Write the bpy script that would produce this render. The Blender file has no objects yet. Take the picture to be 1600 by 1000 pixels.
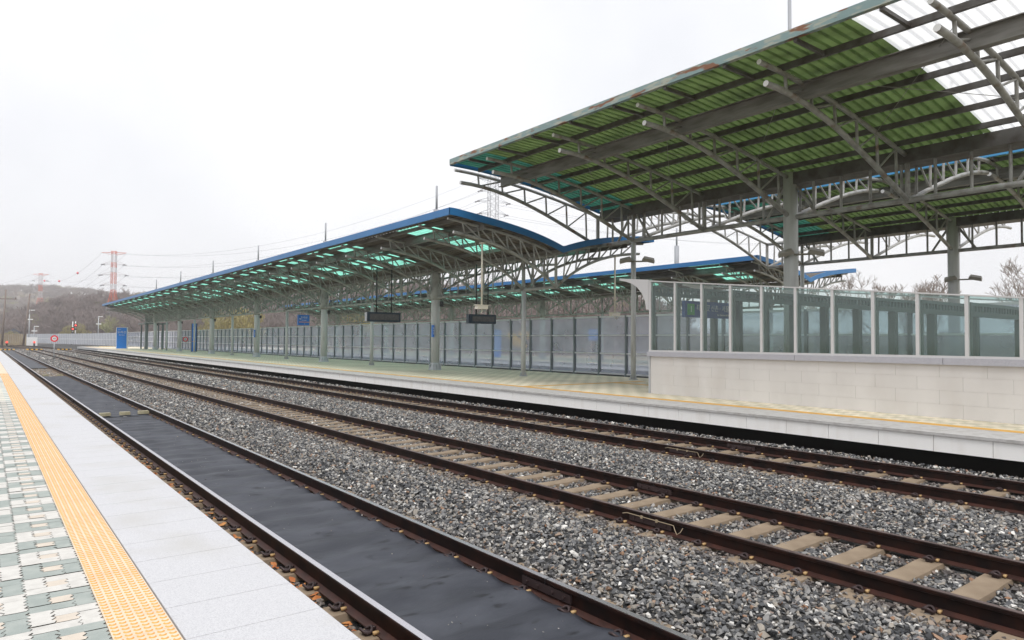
import bpy, math, random
import numpy as np
from mathutils import Vector, Matrix, Euler
rad = math.radians
S = bpy.context.scene
COL = S.collection
random.seed(7); RNG = np.random.default_rng(7)

# ---------------------------------------------------------------- camera
YAW, PITCH, ROLL, HC = rad(37.27), rad(1.72), rad(0.388), 2.105
_w = Vector((math.sin(YAW)*math.cos(PITCH), math.cos(YAW)*math.cos(PITCH), math.sin(PITCH)))
_r = Vector((math.cos(YAW), -math.sin(YAW), 0)); _u = _r.cross(_w)
_r2 = _r*math.cos(ROLL)+_u*math.sin(ROLL); _u2 = _u*math.cos(ROLL)-_r*math.sin(ROLL)
cd = bpy.data.cameras.new('camera'); cam = bpy.data.objects.new('camera', cd); COL.objects.link(cam)
m3 = Matrix((_r2, _u2, -_w)).transposed()
cam.matrix_world = Matrix.Translation((0, 0, HC)) @ m3.to_4x4()
cd.sensor_width = 36; cd.lens = 24.38; cd.clip_start = 0.1; cd.clip_end = 4000
S.camera = cam

# ---------------------------------------------------------------- world, sun, exposure
W = bpy.data.worlds.new('World'); S.world = W; W.use_nodes = True
nt = W.node_tree; nt.nodes.clear()
SUN_EL, SUN_AZ = rad(58), rad(215)
out = nt.nodes.new('ShaderNodeOutputWorld'); bg = nt.nodes.new('ShaderNodeBackground')
sky = nt.nodes.new('ShaderNodeTexSky'); sky.sky_type = 'NISHITA'; sky.sun_disc = False
sky.sun_elevation = SUN_EL; sky.sun_rotation = SUN_AZ; sky.dust_density = 6; sky.air_density = 1.0
hs = nt.nodes.new('ShaderNodeHueSaturation'); hs.inputs['Saturation'].default_value = 0.10
mx = nt.nodes.new('ShaderNodeMix'); mx.data_type = 'RGBA'; mx.inputs[0].default_value = 0.86
mx.inputs[7].default_value = (11.95, 12.0, 12.25, 1)       # the even white of a closed cloud deck
tc = nt.nodes.new('ShaderNodeTexCoord'); no = nt.nodes.new('ShaderNodeTexNoise')
no.inputs['Scale'].default_value = 2.2; no.inputs['Detail'].default_value = 4
cr = nt.nodes.new('ShaderNodeValToRGB'); cr.color_ramp.elements[0].position = .3; cr.color_ramp.elements[1].position = .75
cr.color_ramp.elements[0].color = (.80, .812, .84, 1); cr.color_ramp.elements[1].color = (1.04, 1.04, 1.04, 1)
mu = nt.nodes.new('ShaderNodeMix'); mu.data_type = 'RGBA'; mu.blend_type = 'MULTIPLY'; mu.inputs[0].default_value = 1
L = nt.links.new
L(sky.outputs[0], hs.inputs['Color']); L(hs.outputs[0], mx.inputs[6])
L(tc.outputs['Generated'], no.inputs['Vector']); L(no.outputs[0], cr.inputs[0])
L(mx.outputs[2], mu.inputs[6]); L(cr.outputs[0], mu.inputs[7]); L(mu.outputs[2], bg.inputs[0]); L(bg.outputs[0], out.inputs[0])
bg.inputs[1].default_value = 0.081
sd = bpy.data.lights.new('sun', 'SUN'); so = bpy.data.objects.new('sun', sd); COL.objects.link(so)
sd.energy = 1.55; sd.angle = rad(25); sd.color = (1, .97, .93)
sdir = Vector((math.sin(SUN_AZ)*math.cos(SUN_EL), math.cos(SUN_AZ)*math.cos(SUN_EL), math.sin(SUN_EL)))
so.rotation_euler = sdir.to_track_quat('Z', 'Y').to_euler()
S.view_settings.view_transform = 'Standard'; S.view_settings.look = 'None'; S.view_settings.gamma = 1
S.view_settings.exposure = 0.42
S.render.engine = 'CYCLES'; S.cycles.use_denoising = True
S.cycles.max_bounces = 8; S.cycles.transparent_max_bounces = 16; S.cycles.diffuse_bounces = 4
S.cycles.caustics_reflective = False; S.cycles.caustics_refractive = False
S.cycles.volume_bounces = 1

# ---------------------------------------------------------------- materials
def mat(name, col, rough=.6, metal=0, col2=None, nscale=5, lo=.4, hi=.65, bump=0, bscale=40, spec=.5, detail=6, stretch=None, coord='Object', dirt=None, dscale=1.2, dlo=.5, dhi=.7):
    m = bpy.data.materials.new(name); m.use_nodes = True; t = m.node_tree; b = t.nodes['Principled BSDF']
    b.inputs['Base Color'].default_value = (*col, 1); b.inputs['Roughness'].default_value = rough
    b.inputs['Metallic'].default_value = metal; b.inputs['Specular IOR Level'].default_value = spec
    c = t.nodes.new('ShaderNodeTexCoord'); src = c.outputs[coord]
    if stretch:
        mp = t.nodes.new('ShaderNodeMapping'); mp.inputs['Scale'].default_value = stretch
        t.links.new(src, mp.inputs[0]); src = mp.outputs[0]
    def layer(base, colr, sc, a, z):
        n = t.nodes.new('ShaderNodeTexNoise'); n.inputs['Scale'].default_value = sc; n.inputs['Detail'].default_value = detail
        t.links.new(src, n.inputs['Vector'])
        r = t.nodes.new('ShaderNodeMapRange'); r.inputs[1].default_value = a; r.inputs[2].default_value = z
        t.links.new(n.outputs[0], r.inputs[0])
        x = t.nodes.new('ShaderNodeMix'); x.data_type = 'RGBA'; t.links.new(r.outputs[0], x.inputs[0])
        if isinstance(base, tuple): x.inputs[6].default_value = (*base, 1)
        else: t.links.new(base, x.inputs[6])
        x.inputs[7].default_value = (*colr, 1); return x.outputs[2]
    o = None
    if col2: o = layer(col, col2, nscale, lo, hi)
    if dirt: o = layer(o if o is not None else col, dirt, dscale, dlo, dhi)
    if o is not None: t.links.new(o, b.inputs['Base Color'])
    if bump:
        n = t.nodes.new('ShaderNodeTexNoise'); n.inputs['Scale'].default_value = bscale; n.inputs['Detail'].default_value = 4
        t.links.new(src, n.inputs['Vector'])
        bp = t.nodes.new('ShaderNodeBump'); bp.inputs['Strength'].default_value = 1; bp.inputs['Distance'].default_value = bump
        t.links.new(n.outputs[0], bp.inputs['Height']); t.links.new(bp.outputs[0], b.inputs['Normal'])
    return m
def N(m, kind, **kw):
    n = m.node_tree.nodes.new(kind)
    for k, v in kw.items(): setattr(n, k, v)
    return n
def sheet(name, col, trans, alpha=0.0, rough=.5, worn=.72):
    """thin translucent sheet: diffuse + translucent + some clear see-through"""
    m = bpy.data.materials.new(name); m.use_nodes = True; t = m.node_tree; t.nodes.clear()
    o = t.nodes.new('ShaderNodeOutputMaterial'); d = t.nodes.new('ShaderNodeBsdfDiffuse'); r = t.nodes.new('ShaderNodeBsdfTranslucent')
    tr = t.nodes.new('ShaderNodeBsdfTransparent'); a = t.nodes.new('ShaderNodeMixShader'); b = t.nodes.new('ShaderNodeMixShader')
    n = t.nodes.new('ShaderNodeTexNoise'); n.inputs['Scale'].default_value = 1.5; n.inputs['Detail'].default_value = 6
    c = t.nodes.new('ShaderNodeTexCoord'); t.links.new(c.outputs['Object'], n.inputs['Vector'])
    x = t.nodes.new('ShaderNodeMix'); x.data_type = 'RGBA'; x.inputs[6].default_value = (*col, 1); x.inputs[7].default_value = (*[k*worn for k in col], 1)
    r0 = t.nodes.new('ShaderNodeMapRange'); r0.inputs[1].default_value = .42; r0.inputs[2].default_value = .68
    t.links.new(n.outputs[0], r0.inputs[0]); t.links.new(r0.outputs[0], x.inputs[0])
    for q in (d, r): t.links.new(x.outputs[2], q.inputs['Color'])
    tr.inputs[0].default_value = (*[min(1, k**.5) for k in col], 1)
    a.inputs[0].default_value = trans; b.inputs[0].default_value = alpha
    t.links.new(d.outputs[0], a.inputs[1]); t.links.new(r.outputs[0], a.inputs[2])
    t.links.new(a.outputs[0], b.inputs[1]); t.links.new(tr.outputs[0], b.inputs[2]); t.links.new(b.outputs[0], o.inputs[0])
    return m
def pane_mat(name, tint, haze_col, haze, gloss=.06, rough=.05):
    """clear pane: tinted see-through, a little dusty film, a little mirror"""
    m = bpy.data.materials.new(name); m.use_nodes = True; t = m.node_tree; t.nodes.clear()
    o = t.nodes.new('ShaderNodeOutputMaterial'); tr = t.nodes.new('ShaderNodeBsdfTransparent'); tr.inputs[0].default_value = (*tint, 1)
    d = t.nodes.new('ShaderNodeBsdfDiffuse'); d.inputs[0].default_value = (*haze_col, 1)
    g = t.nodes.new('ShaderNodeBsdfGlossy'); g.inputs['Roughness'].default_value = rough
    a = t.nodes.new('ShaderNodeMixShader'); b = t.nodes.new('ShaderNodeMixShader')
    n = t.nodes.new('ShaderNodeTexNoise'); n.inputs['Scale'].default_value = .9; n.inputs['Detail'].default_value = 5
    c = t.nodes.new('ShaderNodeTexCoord'); t.links.new(c.outputs['Object'], n.inputs['Vector'])
    r0 = t.nodes.new('ShaderNodeMapRange'); r0.inputs[1].default_value = .3; r0.inputs[2].default_value = .7
    r0.inputs[3].default_value = haze*.8; r0.inputs[4].default_value = haze*1.2
    t.links.new(n.outputs[0], r0.inputs[0]); t.links.new(r0.outputs[0], a.inputs[0])
    b.inputs[0].default_value = gloss
    t.links.new(tr.outputs[0], a.inputs[1]); t.links.new(d.outputs[0], a.inputs[2])
    t.links.new(a.outputs[0], b.inputs[1]); t.links.new(g.outputs[0], b.inputs[2]); t.links.new(b.outputs[0], o.inputs[0])
    return m
def emit(name, col, s):
    m = bpy.data.materials.new(name); m.use_nodes = True; b = m.node_tree.nodes['Principled BSDF']
    b.inputs['Base Color'].default_value = (*col, 1); b.inputs['Emission Color'].default_value = (*col, 1); b.inputs['Emission Strength'].default_value = s
    return m

M = {}
M['steel'] = mat('grey_steel_paint', (.35, .352, .342), .4, 0, (.18, .17, .152), 3, .45, .7, dirt=(.17, .10, .055), dscale=2.3, dlo=.60, dhi=.74)
M['steel_mid'] = mat('weathered_steel_paint', (.37, .385, .365), .5, 0, (.20, .20, .18), 2.5, .45, .7, dirt=(.15, .10, .06), dscale=1.9, dlo=.62, dhi=.75)
M['cap'] = mat('white_end_cap', (.82, .82, .82), .5)
M['column'] = mat('grey_column_paint', (.56, .575, .575), .45, 0, (.47, .475, .47), 2, .4, .7, stretch=(3, 3, .3), dirt=(.26, .23, .19), dscale=1.4, dlo=.63, dhi=.8)
M['beam'] = mat('grey_beam_paint', (.22, .215, .20), .5, 0, (.115, .105, .09), 2.2, .42, .68, stretch=(1, .5, 3))
M['purlin'] = mat('rusty_purlin', (.11, .105, .10), .6, 0, (.06, .05, .042), 3, .4, .65)
M['soffit'] = mat('dark_roof_deck', (.19, .17, .145), .7, 0, (.11, .095, .075), 1.5, .4, .65)
M['bluetrim'] = mat('blue_fascia_paint', (.018, .15, .38), .4, 0, (.022, .17, .42), 1.2, .4, .7)
M['skyblue'] = mat('light_blue_fascia_paint', (.04, .25, .50), .4, 0, (.05, .28, .54), 1.2, .4, .7)
M['teal'] = mat('teal_fascia_with_rust', (.20, .29, .29), .5, 0, (.36, .38, .32), 4, .50, .60, dirt=(.20, .085, .04), dscale=2.4, dlo=.565, dhi=.61, detail=10, stretch=(1, .55, 2.5))
M['green'] = sheet('green_roof_sheet', (.215, .315, .115), .22, worn=.55)
M['turq'] = sheet('turquoise_roof_sheet', (.09, .33, .25), .22)
M['aqua'] = sheet('aqua_skylight_sheet', (.34, .88, .70), .85)
M['white'] = sheet('white_skylight_sheet', (.93, .93, .92), .9, .5, worn=.92)
M['glass'] = pane_mat('green_tinted_glass', (.70, .81, .79), (.26, .32, .31), .07, .07)
M['panel'] = pane_mat('frosted_barrier_panel', (.90, .92, .97), (.86, .89, 1.0), .29, .04, .2)
M['post'] = mat('barrier_post_grey', (.16, .19, .20), .5)
M['rail_frame'] = mat('barrier_rail_grey', (.66, .68, .70), .45)
M['alu'] = mat('aluminium_mullion', (.63, .62, .62), .4, .2)
M['stone'] = mat('beige_stone_wall', (.64, .62, .60), .6, 0, (.59, .57, .55), 1.3, .4, .65, bump=.0008, bscale=60, dirt=(.50, .465, .435), dscale=.8, dlo=.55, dhi=.8, stretch=(1, 1, .45))
M['capstone'] = mat('grey_granite_cap', (.46, .46, .50), .5, 0, (.36, .36, .40), 90, .45, .55)
M['fascia'] = mat('white_platform_fascia', (.86, .85, .83), .55, 0, (.80, .78, .75), 2, .5, .7, stretch=(1, 2, .4), dirt=(.55, .45, .36), dscale=3, dlo=.66, dhi=.8)
M['dark'] = mat('shade_black_concrete', (.035, .033, .03), .9)  # colour blackened to stand in for deep shade under the island platform edge
M['kerb'] = mat('weathered_kerb', (.46, .45, .44), .7, 0, (.37, .355, .34), 7, .45, .65)
M['concrete'] = mat('concrete', (.42, .40, .37), .8, 0, (.30, .28, .26), 3)
M['granite'] = mat('pale_granite', (.56, .56, .575), .45, 0, (.45, .45, .47), 160, .46, .60, bump=.0005, bscale=160, dirt=(.45, .44, .42), dscale=1.3, dlo=.52, dhi=.8)
M['pwhite'] = mat('white_paver', (.60, .585, .55), .8, 0, (.52, .505, .475), 14, .4, .7, bump=.001, bscale=200)
M['pgreen'] = mat('green_grey_paver', (.30, .335, .315), .8, 0, (.36, .39, .365), 9, .4, .7, bump=.001, bscale=200)
M['pcream'] = mat('cream_paver', (.60, .53, .45), .8, 0, (.54, .48, .41), 12, .4, .7, bump=.001, bscale=200)
M['joint'] = mat('paver_joint_sand', (.22, .20, .18), .95)
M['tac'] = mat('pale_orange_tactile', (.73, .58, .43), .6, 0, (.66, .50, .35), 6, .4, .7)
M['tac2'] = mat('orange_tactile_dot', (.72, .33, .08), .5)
M['yellowline'] = mat('yellow_tactile_line', (.66, .36, .055), .6, 0, (.55, .30, .06), 5)
M['railside'] = mat('rail_dark_brown', (.009, .0045, .004), .55, 0, (.024, .009, .006), 6, spec=.15)
M['railfoot'] = mat('rail_rust_foot', (.055, .020, .014), .5, 0, (.032, .013, .010), 8)
M['railtop'] = mat('rail_polished_head', (.66, .64, .68), .26, .9)
M['railtop2'] = mat('rail_dull_head', (.16, .115, .11), .38, .6, (.22, .16, .15), 3)
M['sleeper'] = mat('concrete_sleeper', (.20, .148, .10), .85, 0, (.28, .215, .15), 4, .35, .7, bump=.003, bscale=30)
M['clip'] = mat('rusty_clip', (.045, .028, .028), .5, .3)
M['insul'] = mat('tan_insulator', (.50, .33, .15), .6, 0, (.30, .18, .08), 3)
M['mat'] = mat('wet_black_mat', (.027, .030, .040), .58, 0, (.056, .061, .076), 1.6, .38, .66, bump=.005, bscale=13, spec=.4, dirt=(.012, .013, .018), dscale=4.5, dlo=.60, dhi=.70, stretch=(.8, 1.6, 1))
M['wood'] = mat('weathered_wood', (.42, .38, .26), .8, 0, (.30, .27, .17), 8)
M['leaf'] = mat('dry_brown_leaf', (.40, .12, .03), .7, 0, (.52, .24, .07), 9)
M['black'] = mat('black_plastic', (.012, .012, .015), .4)
M['screen'] = mat('dark_display_screen', (.06, .06, .06), .3, 0, (.10, .10, .10), 12)
M['dispblue'] = mat('dark_navy_frame', (.012, .03, .05), .4)
M['sign'] = mat('blue_sign', (.015, .17, .62), .4)
M['sign2'] = mat('bright_blue_sign', (.01, .23, .80), .4)
M['navy'] = mat('navy_sign', (.02, .09, .30), .4)
M['signgreen'] = mat('green_sign', (.06, .42, .10), .4)
M['text'] = mat('white_lettering', (.85, .85, .85), .5)
M['orange'] = mat('orange_stripe', (.85, .38, .14), .5)
M['camera_white'] = mat('ivory_paint', (.70, .66, .56), .4)
M['wire_tan'] = mat('bond_wire_tan', (.34, .27, .18), .5)
M['mast'] = mat('mast_grey_paint', (.33, .34, .37), .5)
M['lamp'] = mat('lamp_housing', (.24, .22, .18), .5)
M['lampglass'] = mat('lamp_lens', (.40, .44, .40), .15)
M['red'] = mat('red_paint', (.75, .02, .04), .4)
M['redlit'] = emit('lit_red_lamp', (1, .07, .04), .8)
M['whitep'] = mat('white_paint', (.80, .80, .80), .5)
M['galv'] = mat('galvanised_steel', (.42, .44, .46), .5, .3)
M['lattice'] = mat('pylon_grey', (.24, .24, .26), .6)
M['latred'] = mat('pylon_red', (.60, .10, .04), .6)
M['latwhite'] = mat('pylon_white', (.55, .52, .54), .6)
M['wire'] = mat('power_cable', (.22, .22, .24), .6)
M['bark'] = mat('bare_bark', (.17, .125, .105), .9, 0, (.12, .09, .08), 2)
M['bark2'] = mat('pale_bark', (.26, .22, .20), .9)
M['polewood'] = mat('wooden_pole', (.20, .16, .14), .8)
M['board'] = mat('brown_board_fence', (.30, .24, .15), .8, 0, (.22, .17, .11), .6)
M['yellowleaf'] = mat('yellow_spring_leaf', (.33, .28, .12), .8, 0, (.26, .23, .11), .25, .4, .6)
M['greenleaf'] = mat('spring_green_leaf', (.24, .30, .08), .8)
M['hill'] = mat('brown_hillside', (.13, .10, .085), .95, 0, (.19, .15, .11), .03, .4, .6)
M['field'] = mat('dry_grass_field', (.30, .25, .17), .95, 0, (.22, .20, .13), .08, .4, .6)
M['shadegrey'] = mat('grey_enclosure_frame', (.12, .14, .14), .5)
M['shelter_in'] = mat('shelter_dark_frame', (.16, .20, .19), .5)

# woodland bark: colour changes a little from tree to tree
def wood_mat():
    m = mat('woodland_branches', (.20, .15, .13), .95); t = m.node_tree; b = t.nodes['Principled BSDF']
    oi = t.nodes.new('ShaderNodeObjectInfo'); r = t.nodes.new('ShaderNodeValToRGB'); e = r.color_ramp.elements
    e[0].color = (.145, .115, .11, 1); e[1].position = .94; e[1].color = (.25, .20, .19, 1)
    x = e.new(.97); x.color = (.27, .27, .12, 1)
    t.links.new(oi.outputs['Random'], r.inputs[0]); t.links.new(r.outputs[0], b.inputs['Base Color']); return m
M['woods'] = wood_mat()
def stone_mat():
    m = mat('ballast_stone', (.15, .15, .16), .75); t = m.node_tree; b = t.nodes['Principled BSDF']
    oi = t.nodes.new('ShaderNodeObjectInfo'); r = t.nodes.new('ShaderNodeValToRGB'); r.color_ramp.interpolation = 'LINEAR'
    e = r.color_ramp.elements; e[0].color = (.045, .047, .052, 1); e[1].position = 1; e[1].color = (.72, .70, .66, 1)
    for p, c in ((.22, (.075, .077, .082)), (.45, (.15, .15, .152)), (.64, (.28, .273, .26)), (.82, (.30, .265, .22)), (.86, (.28, .15, .085)), (.875, (.22, .20, .19)), (.94, (.42, .41, .39))):
        x = e.new(p); x.color = (*c, 1)
    t.links.new(oi.outputs['Random'], r.inputs[0])
    n = t.nodes.new('ShaderNodeTexNoise'); n.inputs['Scale'].default_value = 1.3
    c = t.nodes.new('ShaderNodeTexCoord'); t.links.new(c.outputs['Object'], n.inputs['Vector'])
    mr = t.nodes.new('ShaderNodeMapRange'); mr.inputs[3].default_value = .75; mr.inputs[4].default_value = 1.3; t.links.new(n.outputs[0], mr.inputs[0])
    x = t.nodes.new('ShaderNodeMix'); x.data_type = 'RGBA'; x.blend_type = 'MULTIPLY'; x.inputs[0].default_value = 1
    t.links.new(r.outputs[0], x.inputs[6]); t.links.new(mr.outputs[0], x.inputs[7])
    sx = t.nodes.new('ShaderNodeSeparateXYZ'); t.links.new(oi.outputs['Location'], sx.inputs[0]); last = None
    for c_ in (2.53, 4.04, 6.53, 8.04, 11.18, 12.68):       # brake dust and rust that lies along the rails
        a = t.nodes.new('ShaderNodeMath'); a.operation = 'SUBTRACT'; a.inputs[1].default_value = c_; t.links.new(sx.outputs[0], a.inputs[0])
        a2 = t.nodes.new('ShaderNodeMath'); a2.operation = 'ABSOLUTE'; t.links.new(a.outputs[0], a2.inputs[0])
        if last is None: last = a2.outputs[0]
        else:
            mn = t.nodes.new('ShaderNodeMath'); mn.operation = 'MINIMUM'; t.links.new(last, mn.inputs[0]); t.links.new(a2.outputs[0], mn.inputs[1]); last = mn.outputs[0]
    mp = t.nodes.new('ShaderNodeMapRange'); mp.inputs[1].default_value = .08; mp.inputs[2].default_value = .55; mp.inputs[3].default_value = .55; mp.inputs[4].default_value = 0; t.links.new(last, mp.inputs[0])
    y = t.nodes.new('ShaderNodeMix'); y.data_type = 'RGBA'; t.links.new(mp.outputs[0], y.inputs[0]); t.links.new(x.outputs[2], y.inputs[6]); y.inputs[7].default_value = (.10, .062, .042, 1)
    t.links.new(y.outputs[2], b.inputs['Base Color'])
    return m
M['ballast'] = stone_mat()
def ballast_ground():
    m = bpy.data.materials.new('ballast_bed'); m.use_nodes = True; t = m.node_tree; b = t.nodes['Principled BSDF']; b.inputs['Roughness'].default_value = .9
    c = t.nodes.new('ShaderNodeTexCoord'); v = t.nodes.new('ShaderNodeTexVoronoi'); v.inputs['Scale'].default_value = 17
    t.links.new(c.outputs['Object'], v.inputs['Vector'])
    s = t.nodes.new('ShaderNodeSeparateColor'); t.links.new(v.outputs['Color'], s.inputs[0])
    r = t.nodes.new('ShaderNodeValToRGB'); e = r.color_ramp.elements; e[0].color = (.03, .031, .034, 1); e[1].color = (.36, .35, .33, 1)
    for p, k in ((.4, (.08, .082, .086)), (.7, (.14, .138, .13)), (.88, (.22, .205, .19))): x = e.new(p); x.color = (*k, 1)
    t.links.new(s.outputs[0], r.inputs[0])
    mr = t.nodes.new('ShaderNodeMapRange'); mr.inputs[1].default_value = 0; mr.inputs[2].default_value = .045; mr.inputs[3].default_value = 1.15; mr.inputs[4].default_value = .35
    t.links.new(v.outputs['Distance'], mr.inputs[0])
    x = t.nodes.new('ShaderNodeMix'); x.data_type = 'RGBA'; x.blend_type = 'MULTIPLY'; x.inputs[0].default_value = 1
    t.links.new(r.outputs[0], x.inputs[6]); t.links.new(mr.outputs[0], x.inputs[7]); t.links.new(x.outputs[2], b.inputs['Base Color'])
    bp = t.nodes.new('ShaderNodeBump'); bp.inputs['Distance'].default_value = .02; bp.invert = True; t.links.new(v.outputs['Distance'], bp.inputs['Height']); t.links.new(bp.outputs[0], b.inputs['Normal'])
    return m
M['bed'] = ballast_ground()
def paver_far(name, cw, cg, soft=0):
    """checker of pinwheel paver cells, 0.33 m each, cream square in the middle"""
    m = bpy.data.materials.new(name); m.use_nodes = True; t = m.node_tree; b = t.nodes['Principled BSDF']; b.inputs['Roughness'].default_value = .8
    c = t.nodes.new('ShaderNodeTexCoord'); mp = t.nodes.new('ShaderNodeMapping'); mp.inputs['Location'].default_value = (-.23/.33, -.03, 0)
    mp.inputs['Scale'].default_value = (1/.33, 1/.33, 0); t.links.new(c.outputs['Object'], mp.inputs[0])
    ch = t.nodes.new('ShaderNodeTexChecker'); ch.inputs['Scale'].default_value = 1; ch.inputs[1].default_value = (*cw, 1); ch.inputs[2].default_value = (*cg, 1)
    t.links.new(mp.outputs[0], ch.inputs['Vector'])
    fr = t.nodes.new('ShaderNodeVectorMath'); fr.operation = 'FRACTION'; t.links.new(mp.outputs[0], fr.inputs[0])
    sp = t.nodes.new('ShaderNodeSeparateXYZ'); t.links.new(fr.outputs[0], sp.inputs[0])
    def rng(o):
        a = t.nodes.new('ShaderNodeMath'); a.operation = 'SUBTRACT'; a.inputs[1].default_value = .5; t.links.new(o, a.inputs[0])
        d = t.nodes.new('ShaderNodeMath'); d.operation = 'ABSOLUTE'; t.links.new(a.outputs[0], d.inputs[0])
        e = t.nodes.new('ShaderNodeMath'); e.operation = 'LESS_THAN'; e.inputs[1].default_value = .166; t.links.new(d.outputs[0], e.inputs[0]); return e.outputs[0]
    q = t.nodes.new('ShaderNodeMath'); q.operation = 'MULTIPLY'; t.links.new(rng(sp.outputs[0]), q.inputs[0]); t.links.new(rng(sp.outputs[1]), q.inputs[1])
    x = t.nodes.new('ShaderNodeMix'); x.data_type = 'RGBA'; t.links.new(q.outputs[0], x.inputs[0]); t.links.new(ch.outputs[0], x.inputs[6]); x.inputs[7].default_value = (.66, .58, .45, 1)
    n = t.nodes.new('ShaderNodeTexNoise'); n.inputs['Scale'].default_value = .5; n.inputs['Detail'].default_value = 8; t.links.new(c.outputs['Object'], n.inputs['Vector'])
    mr = t.nodes.new('ShaderNodeMapRange'); mr.inputs[1].default_value = .3; mr.inputs[2].default_value = .7; mr.inputs[3].default_value = .78; mr.inputs[4].default_value = 1.1; t.links.new(n.outputs[0], mr.inputs[0])
    y = t.nodes.new('ShaderNodeMix'); y.data_type = 'RGBA'; y.blend_type = 'MULTIPLY'; y.inputs[0].default_value = 1
    t.links.new(x.outputs[2], y.inputs[6]); t.links.new(mr.outputs[0], y.inputs[7]); t.links.new(y.outputs[2], b.inputs['Base Color'])
    return m
M['pavefar'] = paver_far('paving_pattern_far', (.64, .62, .57), (.36, .41, .385))
M['pave2'] = paver_far('paving_pattern_island', (.76, .69, .54), (.56, .52, .39))

# ---------------------------------------------------------------- mesh helpers
class MB:
    def __init__(s): s.v = []; s.f = []; s.m = []
    def add(s, vs, fs, mi=0):
        k = len(s.v); s.v.extend([tuple(p) for p in vs]); s.f.extend([tuple(i+k for i in f) for f in fs]); s.m.extend([mi]*len(fs))
    def box(s, a, b, mi=0, rot=None, c=None):
        x0, y0, z0 = a; x1, y1, z1 = b
        vs = [(x0,y0,z0),(x1,y0,z0),(x1,y1,z0),(x0,y1,z0),(x0,y0,z1),(x1,y0,z1),(x1,y1,z1),(x0,y1,z1)]
        if rot: 
            R = Euler(rot).to_matrix(); c = Vector(c); vs = [tuple(R @ (Vector(p)) + c) for p in vs]
        s.add(vs, [(0,3,2,1),(4,5,6,7),(0,1,5,4),(1,2,6,5),(2,3,7,6),(3,0,4,7)], mi)
    def quad(s, a, b, c, d, mi=0): s.add([a,b,c,d], [(0,1,2,3)], mi)
    def tube(s, pts, r, n=8, mi=0, caps=True, capm=None):
        pts = [Vector(p) for p in pts]; rs = r if isinstance(r, (list, tuple)) else [r]*len(pts)
        k = len(s.v); N_ = len(pts); prev = None
        for i, p in enumerate(pts):
            d = (pts[min(i+1, N_-1)]-pts[max(i-1, 0)])
            if d.length < 1e-9: d = Vector((0, 0, 1))
            d.normalize()
            if prev is None:
                a = Vector((0, 0, 1)) if abs(d.z) < .9 else Vector((1, 0, 0)); a = (a-d*a.dot(d)).normalized()
            else:
                a = prev-d*prev.dot(d); a = a.normalized() if a.length > 1e-6 else d.orthogonal().normalized()
            prev = a; bb = d.cross(a)
            for j in range(n):
                t = 2*math.pi*j/n; s.v.append(tuple(p+(a*math.cos(t)+bb*math.sin(t))*rs[i]))
        for i in range(N_-1):
            for j in range(n):
                s.f.append((k+i*n+j, k+i*n+(j+1) % n, k+(i+1)*n+(j+1) % n, k+(i+1)*n+j)); s.m.append(mi)
        if caps:
            s.f.append(tuple(k+j for j in reversed(range(n)))); s.m.append(mi if capm is None else capm)
            s.f.append(tuple(k+(N_-1)*n+j for j in range(n))); s.m.append(mi)
    def prism(s, prof, y0, y1, mi=0, mis=None, axis='y'):
        """closed profile [(x,z)] extruded along y"""
        n = len(prof)
        vs = [(x, y0, z) for x, z in prof]+[(x, y1, z) for x, z in prof]
        fs = [(i, i+n, (i+1) % n+n, (i+1) % n) for i in range(n)]
        k = len(s.v); s.v.extend(vs)
        for i, f in enumerate(fs): s.f.append(tuple(q+k for q in f)); s.m.append(mis[i] if mis else mi)
        s.f.append(tuple(k+i for i in range(n))); s.m.append(mi); s.f.append(tuple(k+n+i for i in reversed(range(n)))); s.m.append(mi)
    def build(s, name, mats, parent=None, smooth=False):
        me = bpy.data.meshes.new(name); me.from_pydata(s.v, [], s.f)
        if not isinstance(mats, (list, tuple)): mats = [mats]
        for q in mats: me.materials.append(q)
        if len(mats) > 1: me.polygons.foreach_set('material_index', s.m)
        if smooth: me.polygons.foreach_set('use_smooth', [len(f) < 6 for f in s.f])
        me.update(); o = bpy.data.objects.new(name, me); COL.objects.link(o)
        if parent: o.parent = parent
        return o
def tag(o, label=None, cat=None, group=None, kind=None):
    if label: o['label'] = label
    if cat: o['category'] = cat
    if group: o['group'] = group
    if kind: o['kind'] = kind
    return o
def empty(name, loc, label, cat, group=None, rz=0):
    o = bpy.data.objects.new(name, None); COL.objects.link(o); o.location = loc; o.rotation_euler = (0, 0, rz); o.empty_display_size = .2
    return tag(o, label, cat, group)
def struct(o): o['kind'] = 'structure'; return o
def at_origin(o, root):
    """child built in world coordinates under an Empty that stands elsewhere"""
    o.parent = root; o.matrix_parent_inverse = Matrix.Translation(root.location).inverted(); return o
def wobj(mb, name, mats, root, smooth=False): return at_origin(mb.build(name, mats, None, smooth), root)
def copy_tree(o, parent=None):
    c = o.copy(); COL.objects.link(c)
    if parent: c.parent = parent
    for ch in [k for k in bpy.data.objects if k.parent == o]: copy_tree(ch, c)
    return c
def text(body, size, loc, rot, m, root, name='lettering', align='CENTER', ext=.004):
    cu = bpy.data.curves.new(name, 'FONT'); cu.body = body; cu.size = size; cu.align_x = align; cu.align_y = 'CENTER'; cu.extrude = ext
    t_ = bpy.data.objects.new(name, cu); COL.objects.link(t_); bpy.context.view_layer.update()
    me = bpy.data.meshes.new_from_object(t_.evaluated_get(bpy.context.evaluated_depsgraph_get())); bpy.data.objects.remove(t_); me.materials.clear(); me.materials.append(m)
    o = bpy.data.objects.new(name, me); COL.objects.link(o); o.location = loc; o.rotation_euler = rot
    return at_origin(o, root)
FACE = (rad(90), 0, 0)            # lettering that faces back along the platform
def interp(prof, u): return float(np.interp(u, [p[0] for p in prof], [p[1] for p in prof]))

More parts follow.
